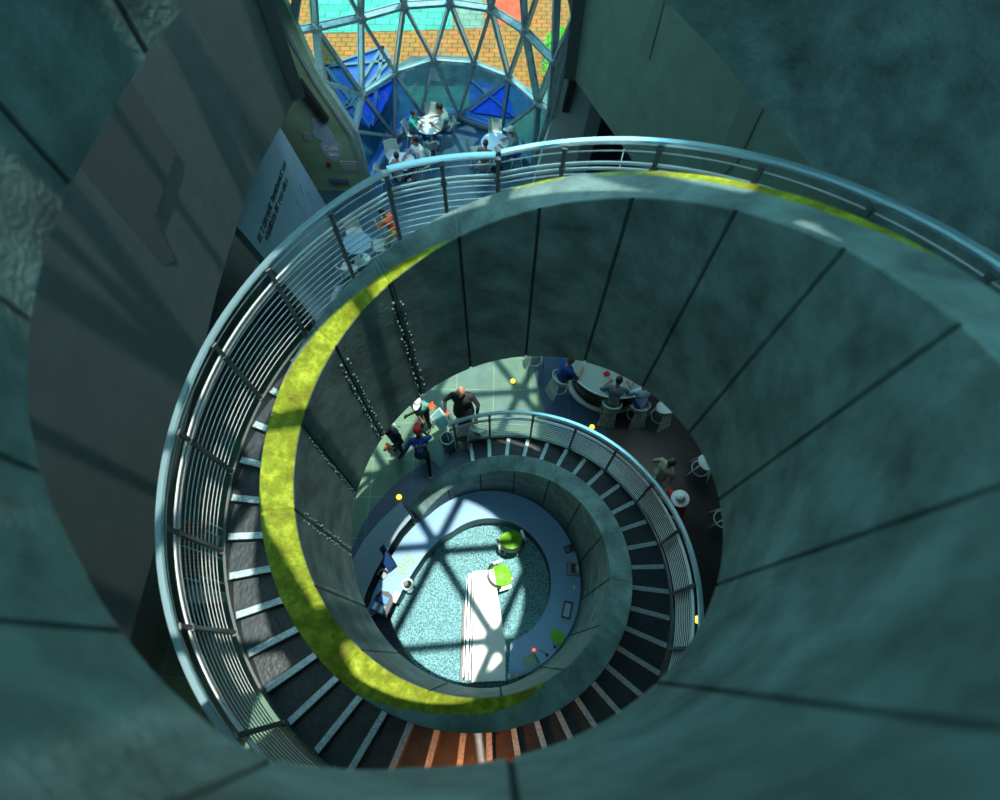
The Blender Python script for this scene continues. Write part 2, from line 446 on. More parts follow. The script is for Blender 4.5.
for a in posts:
    b = hz(a)-1.47; b = max(b, 0.01)
    mb = MB(); d = pol(a, 1)
    for off in (0,):
        t = pol(a+90, off)
        mb.bar(pol(a, RR-.045, b)+t, pol(a, RR-.045, hz(a)-.04)+t, .045, .05, up=d)
    mb.box(pol(a, RR-.045, hz(a)-.06), (.07, .04, .03), -R_(a))
    mb.box(pol(a, RR-.045, hz(a)-.31), (.075, .06, .03), -R_(a)); mb.box(pol(a, RR-.045, b+.03), (.08, .07, .05), -R_(a))
    mb.build('post', steel_d, rail)

# ------------------------------------------------------------------ building shell
mb = MB(); mb.box((-1, 5.6, -.1), (22, 24, .2)); struct('floor', mb, tile_f)
# shade on the floor around the coil, painted as a dark blue band
def ring_poly(r0, r1, a0, a1, z0, z1, mb, n=40, mi=0): sector(mb, a0, a1, r0, r1, z0, z1, n, mi)
shade_b = tile_mat('floor_blue_shade', (.018, .05, .11), (.022, .058, .12), (.05, .10, .17), 1.0, 1.0, .35, .012, 0)
mb = MB(); ring_poly(2.0, 3.35, -125, -2, .0, .012, mb, 60); ring_poly(2.0, 2.6, -2, 30, .0, .012, mb, 20)
struct('floor_shade_band', mb, shade_b, 'dark blue band of painted shade on the floor around the foot of the coil')
def zone(px, name, m, z=.006):
    mb = MB(); mb.prism([(lambda p: (p.x, p.y))(unproj(x, y, z=0)) for x, y in px], .0, z); return struct(name, mb, m)
zone([(528, 340), (534, 372), (548, 425), (570, 450), (606, 450), (607, 405), (640, 372), (600, 335)], 'floor_blue_shade_zone', shade_b)  # unlit stretch of the tile floor, painted as a darker blue tile
zone([(607, 405), (606, 450), (640, 500), (690, 660), (780, 640), (800, 420), (700, 350), (640, 372)], 'floor_dark_shade_zone', mat('floor_dark_shade', (.022, .02, .02), .35, noise=.5, nscale=2))  # shaded floor by the bar, painted nearly black
# upper left hanging wall
W_L = [(-4.24, 9.0), (-4.38, 8.14), (-4.56, 7.21), (-4.65, 6.15), (-4.68, 5.0), (-4.68, 4.0), (-4.62, 2.6), (-4.56, 1.6), (-4.5, 0), (-4.5, -2.5), (-4.6, -6.4)]
def wall_path(path, z0, z1, th, name, m, side=1):
    mb = MB(); n = len(path); ins = []
    for i, (x, y) in enumerate(path):
        a = Vector(path[max(0, i-1)]); b = Vector(path[min(n-1, i+1)]); t = (b-a).normalized(); nn = Vector((t.y, -t.x))*th*side
        ins.append((x+nn.x, y+nn.y))
    vs = []
    for (x, y), (u, v) in zip(path, ins): vs += [(x, y, z0), (u, v, z0), (u, v, z1), (x, y, z1)]
    fs = [(0, 1, 2, 3), tuple(4*(n-1)+i for i in (3, 2, 1, 0))]
    for k in range(n-1):
        for i in range(4): j = (i+1) % 4; fs.append((4*k+i, 4*k+4+i, 4*k+4+j, 4*k+j))
    mb.add(vs, fs); return struct(name, mb, m)
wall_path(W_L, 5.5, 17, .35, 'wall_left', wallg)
# shadow shape on the left wall, painted as a thin darker panel
f = [(-4.70, 5.17, 7.41), (-4.70, 5.11, 8.6), (-4.70, 3.2, 8.75), (-4.70, 3.0, 8.0), (-4.70, 3.0, 7.2), (-4.70, 3.7, 6.7), (-4.70, 3.9, 7.35)]
mb = MB(); mb.poly3([(x+.045, y, z) for x, y, z in f], (1, 0, 0), .035)
struct('shadow_shape', mb, mat('wall_shadow', (.044, .056, .056), .85))
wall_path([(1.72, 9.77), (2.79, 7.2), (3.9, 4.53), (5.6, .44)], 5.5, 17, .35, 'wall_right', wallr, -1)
nr = Vector((-.923, -.385, 0))
def RWp(t, z, off=0): p = Vector((1.72, 9.77, 0)).lerp(Vector((5.6, .44, 0)), t) + nr*off; return (p.x, p.y, z)
mb = MB(); mb.poly3([RWp(.46, 8.3, .015), RWp(.462, 7.29, .015), RWp(.41, 7.0, .015), RWp(.47, 6.6, .015), RWp(.50, 7.4, .015), RWp(.50, 8.3, .015)], nr, .04)
mb.poly3([RWp(.2, 7.3, .015), RWp(.235, 7.33, .015), RWp(.235, 8.6, .015), RWp(.22, 8.6, .015)], nr, .04)
struct('trim_2', mb, mat('wall_facet_green', (.11, .175, .145), .85))
# returns between hanging walls and the dome arch
wall_path([(-4.24, 9.0), (-5.6, 12.3)], 5.5, 17, .25, 'wall_left_return', mat('return_grey', (.07, .085, .085), .7), 1)
wall_path([(2.2, 12.3), (1.72, 9.77)], 5.5, 17, .25, 'wall_right_return', wallg, 1)
# lower back wall beside the arch (with opening line of the arch)
mb = MB(); mb.poly3([(-10.5, 12.3, 0), (-4.12, 12.3, 0), (-4.22, 12.3, 1.9), (-4.78, 12.3, 4.1), (-5.05, 12.3, 6.0), (-5.3, 12.3, 17), (-10.5, 12.3, 17)], (0, -1, 0), .25)
struct('wall_back', mb, backw)
mb = MB(); mb.poly3([(1.12, 12.3, 0), (2.4, 12.3, 0), (2.8, 12.3, 5.5), (2.8, 12.3, 17), (2.1, 12.3, 17), (1.98, 12.3, 5.5), (1.9, 12.3, 4.6), (1.46, 12.3, 2.1)], (0, -1, 0), .25)
struct('wall_back_right', mb, mat('pale_wall_right', (.36, .47, .47), .6))
mb = MB(); mb.poly3([(2.32, 12.2, 0), (2.7, 12.2, 0), (3.0, 12.2, 3.5), (3.0, 12.2, 5.5), (2.75, 12.2, 5.5)], (0, -1, 0), .3); struct('wall_cafe_pillar', mb, mat('pillar_grey', (.18, .25, .26), .6))
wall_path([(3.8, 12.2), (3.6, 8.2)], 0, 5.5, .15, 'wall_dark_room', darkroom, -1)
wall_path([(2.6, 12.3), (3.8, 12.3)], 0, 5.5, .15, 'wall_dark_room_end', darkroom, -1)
mb = MB(); mb.box((3.25, 11.3, .75), (.5, .06, 1.5)); mb.box((3.25, 11.3, 1.52), (.54, .1, .04)); tag(mb.build('display_case', mat('blue_glass', (.02, .05, .22), .1)), 'dark blue display case in the doorway beside the pale cafe wall', 'display case')
# far-left lower wall, right and rear walls, slabs over the ground floor
wall_path([(-7.3, 12.3), (-7.3, -6.4)], 0, 5.5, .2, 'wall_far_left', mat('far_left_grey', (.10, .115, .11), .8), 1)
mb = MB(); mb.box((10, 5.6, 8.5), (.2, 24, 17)); struct('wall_east', mb, wallg)
mb = MB(); mb.box((-1, -6.5, 8.5), (22, .2, 17)); struct('wall_rear', mb, wallg)
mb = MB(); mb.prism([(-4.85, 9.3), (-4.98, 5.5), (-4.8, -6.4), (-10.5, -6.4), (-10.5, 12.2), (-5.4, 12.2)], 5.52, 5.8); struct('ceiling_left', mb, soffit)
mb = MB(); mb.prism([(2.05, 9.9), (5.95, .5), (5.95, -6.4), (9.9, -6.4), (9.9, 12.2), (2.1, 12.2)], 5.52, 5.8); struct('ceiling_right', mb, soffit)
# upper roof: opaque to the east and north, open lattice skylight over the stair
mb = MB(); mb.box((6.3, 3, 17.2), (7.6, 19, .3)); mb.box((-1.5, 11.4, 17.2), (9.5, 5.6, .3)); mb.box((-8, 3, 17.2), (5, 19, .3)); struct('ceiling_roof', mb, wallg)

# kite wall with lettering, floor graphic, vent
mb = MB(); mb.poly3([(-4.88, 5.74, 5.5), (-4.86, 5.9, 4.67), (-4.84, 6.64, .69), (-4.83, 6.8, 0), (-4.83, 10.6, 0), (-4.83, 10.12, 1.17), (-4.86, 9.2, 4.68), (-4.86, 9.05, 5.5)], (1, 0, 0), .18)
kw = mb.build('partition_wall', pale); tag(kw, 'pale blue-grey angular partition wall with two lines of dark lettering under the left upper wall', 'wall panel')
mb = MB()
for row, (y0, y1, zz, zz2) in enumerate(((6.2, 8.75, 4.36, 4.14), (6.45, 8.4, 4.20, 4.0))):
    y = y0
    while y < y1:
        t = (y-y0)/(y1-y0); w = random.choice((.05, .07, .09)); h = .13 if random.random() < .6 else .17
        z = zz + (zz2-zz)*t - row*.10 + (.0 if h < .15 else .02)
        x = -4.845 + 0
        kind = random.random()
        if kind < .35: mb.box((x, y, z), (.012, .018, h)); mb.box((x, y+w*.5, z+h*.35), (.012, w*.7, .02)); mb.box((x, y+w*.5, z-h*.35), (.012, w*.7, .02))
        elif kind < .7: mb.box((x, y, z), (.012, .018, h)); mb.box((x, y+w*.8, z), (.012, .018, h)); mb.box((x, y+w*.4, z), (.012, w*.8, .02))
        else: mb.box((x, y+w*.4, z), (.012, .018, h)); mb.box((x, y+w*.4, z+h*.4), (.012, w, .02))
        y += w + random.choice((.03, .03, .03, .1))
mb.build('lettering', mat('letter_dark', (.02, .025, .03), .6), kw)
mb = MB()
for y, z, w, h in ((9.2, 3.1, .5, .35), (8.9, 2.5, .4, .3), (9.4, 2.6, .3, .4), (8.6, 3.2, .3, .2)): mb.box((-4.842, y, z), (.006, w, h))
mb.build('square_motif', mat('motif_blue', (.11, .17, .25), .4), kw)
# vent grille
mb = MB(); V = [(-7.27, 6.3-.9, 2.0), (-7.27, 7.1, 2.0), (-7.27, 6.9, 2.75), (-7.27, 6.3, 2.75)]
mb.poly3([(-7.19, 5.6, 1.35), (-7.19, 6.9, 1.35), (-7.19, 7.35, 2.2), (-7.19, 6.9, 2.3)], (1, 0, 0), .06)
for i in range(7): z = 1.42+i*.12; mb.bar((-7.17, 5.75+i*.19, z), (-7.17, 6.95+i*.06, z), .02, .05)
tag(mb.build('louvred_vent', mat('vent_blue', (.09, .11, .22), .5)), 'blue-grey triangular louvred vent on the far left wall', 'vent')
# wall graphic (splash shape) with lettering on the back wall
def blob(pts, y, t, name, m, parent=None):
    mb = MB(); mb.poly3([(x, y, z) for x, z in pts], (0, -1, 0), t); return mb.build(name, m, parent)
pts = [(-5.28, 2.62), (-5.12, 2.66), (-4.95, 2.45), (-4.83, 2.1), (-4.83, 1.82), (-4.72, 1.78), (-4.73, 1.5), (-4.83, 1.27), (-5.02, 1.13), (-5.2, 1.22), (-5.32, 1.5), (-5.34, 1.72), (-5.2, 1.86), (-5.36, 1.95), (-5.43, 2.12), (-5.35, 2.32)]
g = blob(pts, 12.28, .02, 'wall_sign', mat('sign_blue_grey', (.26, .36, .46), .5)); tag(g, 'pale splash-shaped sign with script lettering on the green back wall', 'sign')
def text(s, size, loc, rot, m, parent, ext=.004, name='lettering'):
    cu = bpy.data.curves.new(name, 'FONT'); cu.body = s; cu.size = size; cu.extrude = ext; cu.align_x = 'CENTER'; cu.align_y = 'CENTER'
    cu.materials.append(m); o = bpy.data.objects.new(name, cu); C.objects.link(o); 
    me = bpy.data.meshes.new_from_object(o.evaluated_get(bpy.context.evaluated_depsgraph_get())); bpy.data.objects.remove(o)
    o = bpy.data.objects.new(name, me); C.objects.link(o); o.location = loc; o.rotation_euler = rot; o.parent = parent
    return o
text('Café', .24, (-5.03, 12.27, 1.62), (pi/2, 0, 0), paper, g); text('Gala', .17, (-5.0, 12.27, 1.40), (pi/2, 0, 0), paper, g)
mb = MB(); mb.box((-5.62, 12.285, 2.0), (.2, .03, .26)); mb.box((-5.62, 12.285, 2.0), (.1, .02, .14)); tag(mb.build('switch_plate', grey_p), 'small grey switch plate left of the splash-shaped sign', 'switch')
mb = MB(); mb.box((-4.62, 12.285, .95), (.52, .03, .36)); mb.box((-4.62, 12.265, 1.02), (.44, .01, .03)); mb.box((-4.62, 12.265, .94), (.38, .01, .02)); mb.box((-4.62, 12.265, .88), (.4, .01, .02)); tag(mb.build('notice_board', mat('notice_grey', (.2, .27, .28), .5)), 'small rectangular notice on the back wall below the splash-shaped sign', 'notice')
mb = MB(); mb.box((-5.25, 12.285, 1.0), (.12, .04, .14)); tag(mb.build('fire_alarm', mat('alarm_red', (.2, .02, .03), .4)), 'tiny dark red alarm point on the green back wall', 'alarm')
mb = MB(); mb.box((-5.1, 12.285, .35), (.6, .04, .22)); mb.box((-5.1, 12.26, .35), (.42, .02, .1)); tag(mb.build('wall_outlet_panel', mat('panel_blue', (.06, .12, .16), .4)), 'flat dark blue panel low on the back wall', 'panel')
for (x0, z0), (x1, z1), lb in (((-5.28, 3.75), (-4.88, 2.62), 'left'), ((2.0, 3.95), (1.9, 3.0), 'right')):
    mb = MB(); mb.bar((x0, 12.2, z0), (x1, 12.2, z1), .2, .16, up=Vector((0, 1, 0))); mb.bar((x0+.01, 12.1, z0-.05), (x1+.01, 12.1, z1+.05), .14, .02, up=Vector((0, 1, 0)))
    tag(mb.build('wall_speaker', black), 'long black speaker beside the %s edge of the glass bay' % lb, 'speaker')

# ------------------------------------------------------------------ glass bay (geodesic)
# measured node positions of the frame: name -> (x, y, z)
N = {}
def nd(k, x, y, z=None, yy=None):
    p = unproj(x, y, z, yy); N[k] = p
nd('L0', 367, 184, z=.05); nd('L1', 352, 131, yy=12.45); nd('L2', 318, 80, yy=12.45); nd('L3', 289, 29, yy=12.45)
nd('R0', 535, 167, z=.05); nd('R1', 553, 110, yy=12.45); nd('R2', 563, 62, yy=12.45); nd('R3', 578, 15, yy=12.45)
nd('B1', 393.5, 136.5, z=.1); nd('B2', 421, 114, z=.1); nd('B3', 459, 115.5, z=.1); nd('B4', 502, 131, z=.1)
nd('C1', 360, 93, z=2.5); nd('C2', 394, 71, z=2.15); nd('C3', 433, 59, z=2.05); nd('C4', 474.6, 62, z=2.05); nd('C5', 510, 76, z=2.2); nd('C6', 540, 102, z=2.5)
nd('D1', 313, 25, z=4.6); nd('D2', 359, 15, z=4.3); nd('D3', 403, 3, z=4.15); nd('D4', 450, 0, z=4.1); nd('D5', 492, 6, z=4.15); nd('D6', 527, 28, z=4.35); nd('D7', 557, 59, z=4.2)
N['L4'] = Vector((-5.35, 12.45, 7.6)); N['R4'] = Vector((2.0, 12.45, 7.6))
for k, (x, y, z) in {'E1': (-4.2, 12.9, 7.0), 'E2': (-3.1, 13.6, 6.8), 'E3': (-1.9, 14.0, 6.7), 'E4': (-.6, 14.0, 6.7), 'E5': (.5, 13.5, 6.8), 'E6': (1.4, 12.8, 7.0),
                     'F1': (-3.8, 12.45, 8.9), 'F2': (-2.5, 12.5, 9.3), 'F3': (-1.2, 12.5, 9.4), 'F4': (0.1, 12.5, 9.2), 'F5': (1.2, 12.45, 8.8)}.items(): N[k] = Vector((x, y, z))
tris = '''L0 B1 L1|B1 C1 L1|L1 C1 L2|B1 B2 C2|B1 C2 C1|B2 C3 C2|B2 B3 C3|B3 C4 C3|B3 B4 C5|B3 C5 C4|B4 C6 C5|B4 R0 C6|R0 R1 C6
L2 C1 D1|L2 D1 L3|C1 D2 D1|C1 C2 D2|C2 D3 D2|C2 C3 D3|C3 D4 D3|C3 C4 D4|C4 D5 D4|C4 C5 D5|C5 D6 D5|C5 C6 D6|C6 D7 D6|C6 R1 D7|R1 R2 D7
L3 D1 E1|L3 E1 L4|D1 D2 E1|D2 E2 E1|D2 D3 E2|D3 E3 E2|D3 D4 E3|D4 E4 E3|D4 D5 E4|D5 E5 E4|D5 D6 E5|D6 E6 E5|D6 D7 E6|D7 R3 E6|D7 R2 R3|R3 R4 E6
L4 E1 F1|E1 E2 F1|E2 F2 F1|E2 E3 F2|E3 F3 F2|E3 E4 F3|E4 F4 F3|E4 E5 F4|E5 F5 F4|E5 E6 F5|E6 R4 F5'''.replace('\n', '|').split('|')
bay = thing('glass_bay', 'triangulated steel and glass bay bulging out around the cafe tables', 'glass bay')
glass_clear = pane_mat('glass_clear', (.80, .86, .84), .025)
glass_blue = pane_mat('glass_blue', (.20, .36, .62), .03)
glass_teal = pane_mat('glass_teal', (.30, .46, .52), .04)
cen = Vector((-1.3, 11, 3))
edges = set()
blue_set = {'B1 B2 C2', 'B1 C2 C1', 'B1 C1 L1', 'B3 B4 C5', 'L0 B1 L1', 'B4 C6 C5'}
for t in tris:
    ks = t.split(); P = [N[k] for k in ks]; c = (P[0]+P[1]+P[2])/3
    nrm = (P[1]-P[0]).cross(P[2]-P[0]).normalized()
    if nrm.dot(c-cen) < 0: nrm = -nrm
    mb = MB(); q = [p + (c-p)*.03 for p in P]
    mb.poly3([p+nrm*.005 for p in q], nrm, .012)
    low = ks[0][0] in 'B' or t in blue_set or (t == 'L1 C1 L2')
    mb.build('glass_pane', glass_blue if t in blue_set else (glass_teal if low or t in ('L2 C1 D1', 'R0 R1 C6', 'B4 R0 C6') else glass_clear), bay)
    for i in range(3): edges.add(tuple(sorted((ks[i], ks[(i+1) % 3]))))
for a, b in sorted(edges):
    p, q = N[a], N[b]; mid = (p+q)/2; out = (mid-cen).normalized()
    arch = a[0] in 'LR' and b[0] in 'LR'
    mb = MB()
    if arch: mb.bar(p, q, .34, .22, up=Vector((0, -1, 0))); mb.bar(p+Vector((0, -.16, 0)), q+Vector((0, -.16, 0)), .08, .12, up=Vector((0, -1, 0)))
    else:
        i = -out*.11
        mb.bar(p+i, q+i, .085, .16, up=out); mb.bar(p-out*.0, q-out*.0, .11, .03, up=out)
    mb.build('frame_bar', frame_m, bay)
for k, p in N.items():
    if k[0] in 'BCDE':
        out = (p-cen).normalized(); mb = MB(); mb.tube([p-out*.2, p-out*.02], .13, 10); mb.tube([p-out*.23, p-out*.2], .06, 8); mb.build('node_joint', frame_m, bay)
mb = MB()
for a, b in (('L0', 'B1'), ('B1', 'B2'), ('B2', 'B3'), ('B3', 'B4'), ('B4', 'R0')):
    mb.bar(N[a]+Vector((0, 0, .05)), N[b]+Vector((0, 0, .05)), .3, .22)
mb.build('base_kerb', mat('kerb_blue', (.12, .25, .42), .4), bay)
# cafe floor
cf = tile_mat('cafe_floor_slate', (.03, .075, .13), (.035, .085, .14), (.06, .12, .17), .9, .9, .3, .01, 0)
mb = MB(); mb.prism([(N['L0'].x, N['L0'].y), (N['B1'].x, N['B1'].y), (N['B2'].x, N['B2'].y), (N['B3'].x, N['B3'].y), (N['B4'].x, N['B4'].y), (N['R0'].x, N['R0'].y), (2.2, 10.8), (2.5, 7), (-6.9, 7), (-6.9, 12.25), (-4.3, 12.25)], .0, .02)
struct('floor_cafe', mb, cf)

# exterior ground
brick = tile_mat('ground_orange_paving', (.40, .11, .005), (.27, .13, .008), (.08, .03, .005), .42, .28, .8, .02)
tealp = tile_mat('ground_teal_paving', (.03, .28, .21), (.06, .34, .25), (.02, .13, .11), .6, .45, .8, .02)
redp = tile_mat('ground_red_paving', (.70, .05, .005), (.62, .07, .01), (.3, .03, .01), .5, .4, .8, .02)
greyp = tile_mat('ground_grey_paving', (.12, .20, .14), (.16, .23, .17), (.06, .1, .09), .5, .4, .8, .02)
bluep = mat('reflection_blue', (.01, .06, .32), .4, noise=.3, nscale=2)
duskp = mat('ground_dusk_stone', (.035, .06, .065), .6, noise=.5, nscale=3)
mb = MB(); mb.box((0, 32, -.25), (60, 30, .2)); struct('ground', mb, brick)
def gpoly(px): return [(lambda p: (p.x, p.y))(unproj(x, y, z=-.14)) for x, y in px]
mb = MB(); mb.prism(gpoly([(312, -30), (317, 33), (400, 31), (453, 29), (449, -30)]), -.15, -.135); struct('ground_teal', mb, tealp)
mb = MB(); mb.prism(gpoly([(451, -30), (455, 29), (484, 28), (482, -30)]), -.15, -.135); struct('ground_grey', mb, greyp)
mb = MB(); mb.prism(gpoly([(495, -30), (496, 25), (523, 25), (518, -30)]), -.15, -.135); struct('ground_red', mb, redp)
mb = MB(); mb.prism(gpoly([(396, 66), (410, 57), (435, 55), (470, 58), (506, 74), (540, 120), (500, 150), (400, 150), (372, 100)]), -.15, -.13); struct('ground_stone', mb, duskp)
# blue reflection of sky and frame, built as a solid panel outside the bay
aw = thing('reflection_panel', 'deep blue angular reflection built as a solid panel outside the left of the glass bay', 'reflection')
P = [unproj(x, y, z=.9) for x, y in [(326, 68), (383, 48), (391, 62), (398, 78), (372, 130), (345, 110)]]
mb = MB(); mb.poly3([tuple(p) for p in P], (0, 0, 1), .08); mb.build('reflected_sheet', bluep, aw)
mb = MB()
for i, j in ((0, 2), (0, 4), (1, 5), (2, 5), (1, 4), (3, 5), (0, 1), (1, 2)): mb.bar(P[i]+Vector((0, 0, .05)), P[j]+Vector((0, 0, .05)), .12, .05)
mb.build('reflected_strut', mat('reflection_strut', (.08, .13, .17), .5), aw)
for p in (P[0], P[1], P[2]):
    mb = MB(); q = p*.97+P[5]*.03; mb.tube([(q.x, q.y, -.14), (q.x, q.y, .84)], .05, 8); mb.build('leg', steel_d, aw)
P = [unproj(x, y, z=.05) for x, y in [(470, 80), (505, 85), (515, 118), (470, 112)]]  # blue reflection built as a low slab outside the bay
mb = MB(); mb.poly3([tuple(p) for p in P], (0, 0, 1), .12)
for i in range(4): mb.bar(P[i]+Vector((0, 0, .02)), P[(i+2) % 4]+Vector((0, 0, .02)), .1, .06, mi=1)
tag(mb.build('reflection_slab', [bluep, mat('reflection_strut2', (.08, .13, .17), .5)]), 'low blue reflection built as a slab outside the right of the glass bay', 'reflections')
# shrubs outside
for i, (x, y, r, lb) in enumerate(((2.35, 17.9, .8, 'bright green rounded shrub nearest the glass bay outside'), (2.3, 19.4, .65, 'smaller bright green shrub behind the nearest one outside'))):
    sh = thing('shrub', lb, 'shrub', (x, y, -.15))
    mb = MB()
    for k in range(900):
        u = random.uniform(-1, 1); a = random.uniform(0, 2*pi); rr = r*(.72+.33*random.random()); s_ = math.sqrt(1-u*u)
        p = Vector((rr*s_*math.cos(a), rr*s_*math.sin(a), r*.9+rr*u*.85)); d = Vector((random.gauss(0, 1), random.gauss(0, 1), random.gauss(0, 1))).normalized(); e = d.orthogonal().normalized()
        l = .11; mb.add([p, p+d*l*.5+e*l*.3, p+d*l, p+d*l*.5-e*l*.3], [(0, 1, 2, 3)])
    mb.build('foliage', green_leaf, sh, weld=False)
    mb = MB()
    for k in range(5): a = k*1.3; mb.tube([(0, 0, 0), (.2*math.cos(a), .2*math.sin(a), r*.6), (.5*r*math.cos(a), .5*r*math.sin(a), r*1.2)], [.04, .03, .015], 6)
    mb.build('stem', wood, sh)

# ------------------------------------------------------------------ skylight lattice above the stair
sk = thing('roof_skylight_lattice', 'triangulated steel skylight lattice high above the stairwell', 'skylight')
S = 2.35; hh = S*math.sqrt(3)/2; mb = MB(); z = 17.0; ra = R_(5); ox, oy = -1.262+1.31, .697+.2
def lat(i, j):
    x = i*S + (j % 2)*S/2 ; y = j*hh
    return Vector((ox + x*math.cos(ra)-y*math.sin(ra), oy + x*math.sin(ra)+y*math.cos(ra), z))
for r in range(-4, 5):
    for c in range(-3, 3):
        p = lat(c, r)
        if not (-7 < p.x < 4 and -7 < p.y < 10): continue
        for q in (lat(c+1, r), lat(c + (r % 2), r+1), lat(c + (r % 2) - 1, r+1)):
            mb.bar(p, q, .19, .25)
        mb.tube([p-Vector((0, 0, .2)), p+Vector((0, 0, .1))], .27, 10)
mb.build('lattice', frame_m, sk)

# ------------------------------------------------------------------ reception area inside the coil
mb = MB(); mb.disc((0, 0, 0), 2.33, .0, .022, 64); tag(mb.build('reception_carpet', carpet_m), 'round teal speckled carpet inside the foot of the coil', 'carpet')
desk = thing('reception_counter', 'curved blue-grey counter running round the inside of the lowest coil', 'counter')
ri_pts = [(a, 1.34) for a in range(-40, 161, 4)]
inner = [pol(-103, 2.04), pol(-85, 1.68), pol(-70, 1.53), pol(-55, 1.43), pol(-47, 1.385)] + [pol(a, r) for a, r in ri_pts]
outer = [Vector((-2.62, -.85, 0)), Vector((-2.50, -.30, 0)), Vector((-2.2, .42, 0)), Vector((-1.95, .88, 0)), Vector((-1.68, 1.2, 0)), pol(-48, 1.985)] + [pol(a, 1.985) for a in range(-44, 172, 4)]
poly = [(p.x, p.y) for p in inner] + [(p.x, p.y) for p in outer[::-1]]
def ribbon_strip(mb, A, B, z0, z1, mi=0):
    # A and B resampled to the same count
    def rs(P, n):
        d = [0]
        for a, b in zip(P, P[1:]): d.append(d[-1]+(b-a).length)
        out = []
        for i in range(n):
            t = d[-1]*i/(n-1); k = max(j for j in range(len(d)) if d[j] <= t+1e-9); k = min(k, len(P)-2)
            out.append(P[k].lerp(P[k+1], (t-d[k])/(d[k+1]-d[k])))
        return out
    n = 70; A = rs(A, n); B = rs(B, n); vs = []
    for p, q in zip(A, B): vs += [(p.x, p.y, z0), (q.x, q.y, z0), (q.x, q.y, z1), (p.x, p.y, z1)]
    fs = [(0, 1, 2, 3), tuple(4*(n-1)+i for i in (3, 2, 1, 0))]
    for k in range(n-1):
        for i in range(4): j = (i+1) % 4; fs.append((4*k+i, 4*k+4+i, 4*k+4+j, 4*k+j))
    mb.add(vs, fs, mi)
mb = MB(); ribbon_strip(mb, inner, outer, .70, .742); mb.build('worktop', desk_m, desk)
mb = MB(); inn2 = [p*1.0 + p.normalized()*.03 for p in inner]; inn3 = [p + p.normalized()*.07 for p in inner]
ribbon_strip(mb, inn2, inn3, .022, .70); mb.build('front_panel', desk_s, desk)
# high left counter outside the coil
t2 = thing('service_counter', 'raised grey-blue service counter at the foot of the coil, left of the reception worktop', 'counter')
o1 = [Vector((-2.03, 1.62, 0)), Vector((-2.45, 1.18, 0)), Vector((-2.78, .72, 0)), Vector((-2.98, .25, 0)), Vector((-3.1, -.3, 0)), Vector((-3.12, -.9, 0))]
i1 = [Vector((-1.76, 1.26, 0)), Vector((-2.02, .92, 0)), Vector((-2.27, .44, 0)), Vector((-2.46, .05, 0)), Vector((-2.58, -.3, 0)), Vector((-2.68, -.9, 0))]
mb = MB(); ribbon_strip(mb, i1, o1, 1.01, 1.05); mb.build('worktop', mat('counter_slate_blue', (.16, .24, .31), .4, noise=.05), t2)
sh = lambda P, k: [p + (Vector((-.6, .6, 0)))*0 + p.normalized()*k for p in P]
mb = MB(); ribbon_strip(mb, sh(i1, .05), sh(i1, .12), .02, 1.01); ribbon_strip(mb, sh(o1, -.12), sh(o1, -.05), .02, 1.01); mb.build('panel', desk_s, t2)
# radial white desk
t3 = thing('radial_desk', 'long white rectangular desk reaching across the teal carpet inside the coil', 'desk')
mb = MB(); mb.prism([(-.34, .16), (.09, .2), (.35, -1.28), (.36, -1.95), (-.32, -1.99)], .76, .80); mb.build('desktop', desk_w, t3)
mb = MB(); mb.box((-.425, -.92, .62), (.05, 2.05, .40)); mb.build('side_screen', mat('screen_grey', (.42, .48, .5), .3, .4), t3)
mb = MB(); mb.box((-.49, -.95, .60), (.02, 1.9, .44)); mb.box((-.36, -.9, .815), (.02, 2.1, .05)); mb.build('trim_rail', steel, t3)
mb = MB(); mb.box((-.54, -1.22, .30), (.06, 1.5, .55)); mb.build('modesty_panel', black, t3)
for x, y in ((-.28, .08), (.03, .1), (-.28, -1.85), (.28, -1.85)):
    mb = MB(); mb.box((x, y, .39), (.05, .05, .74)); mb.build('leg', steel, t3)
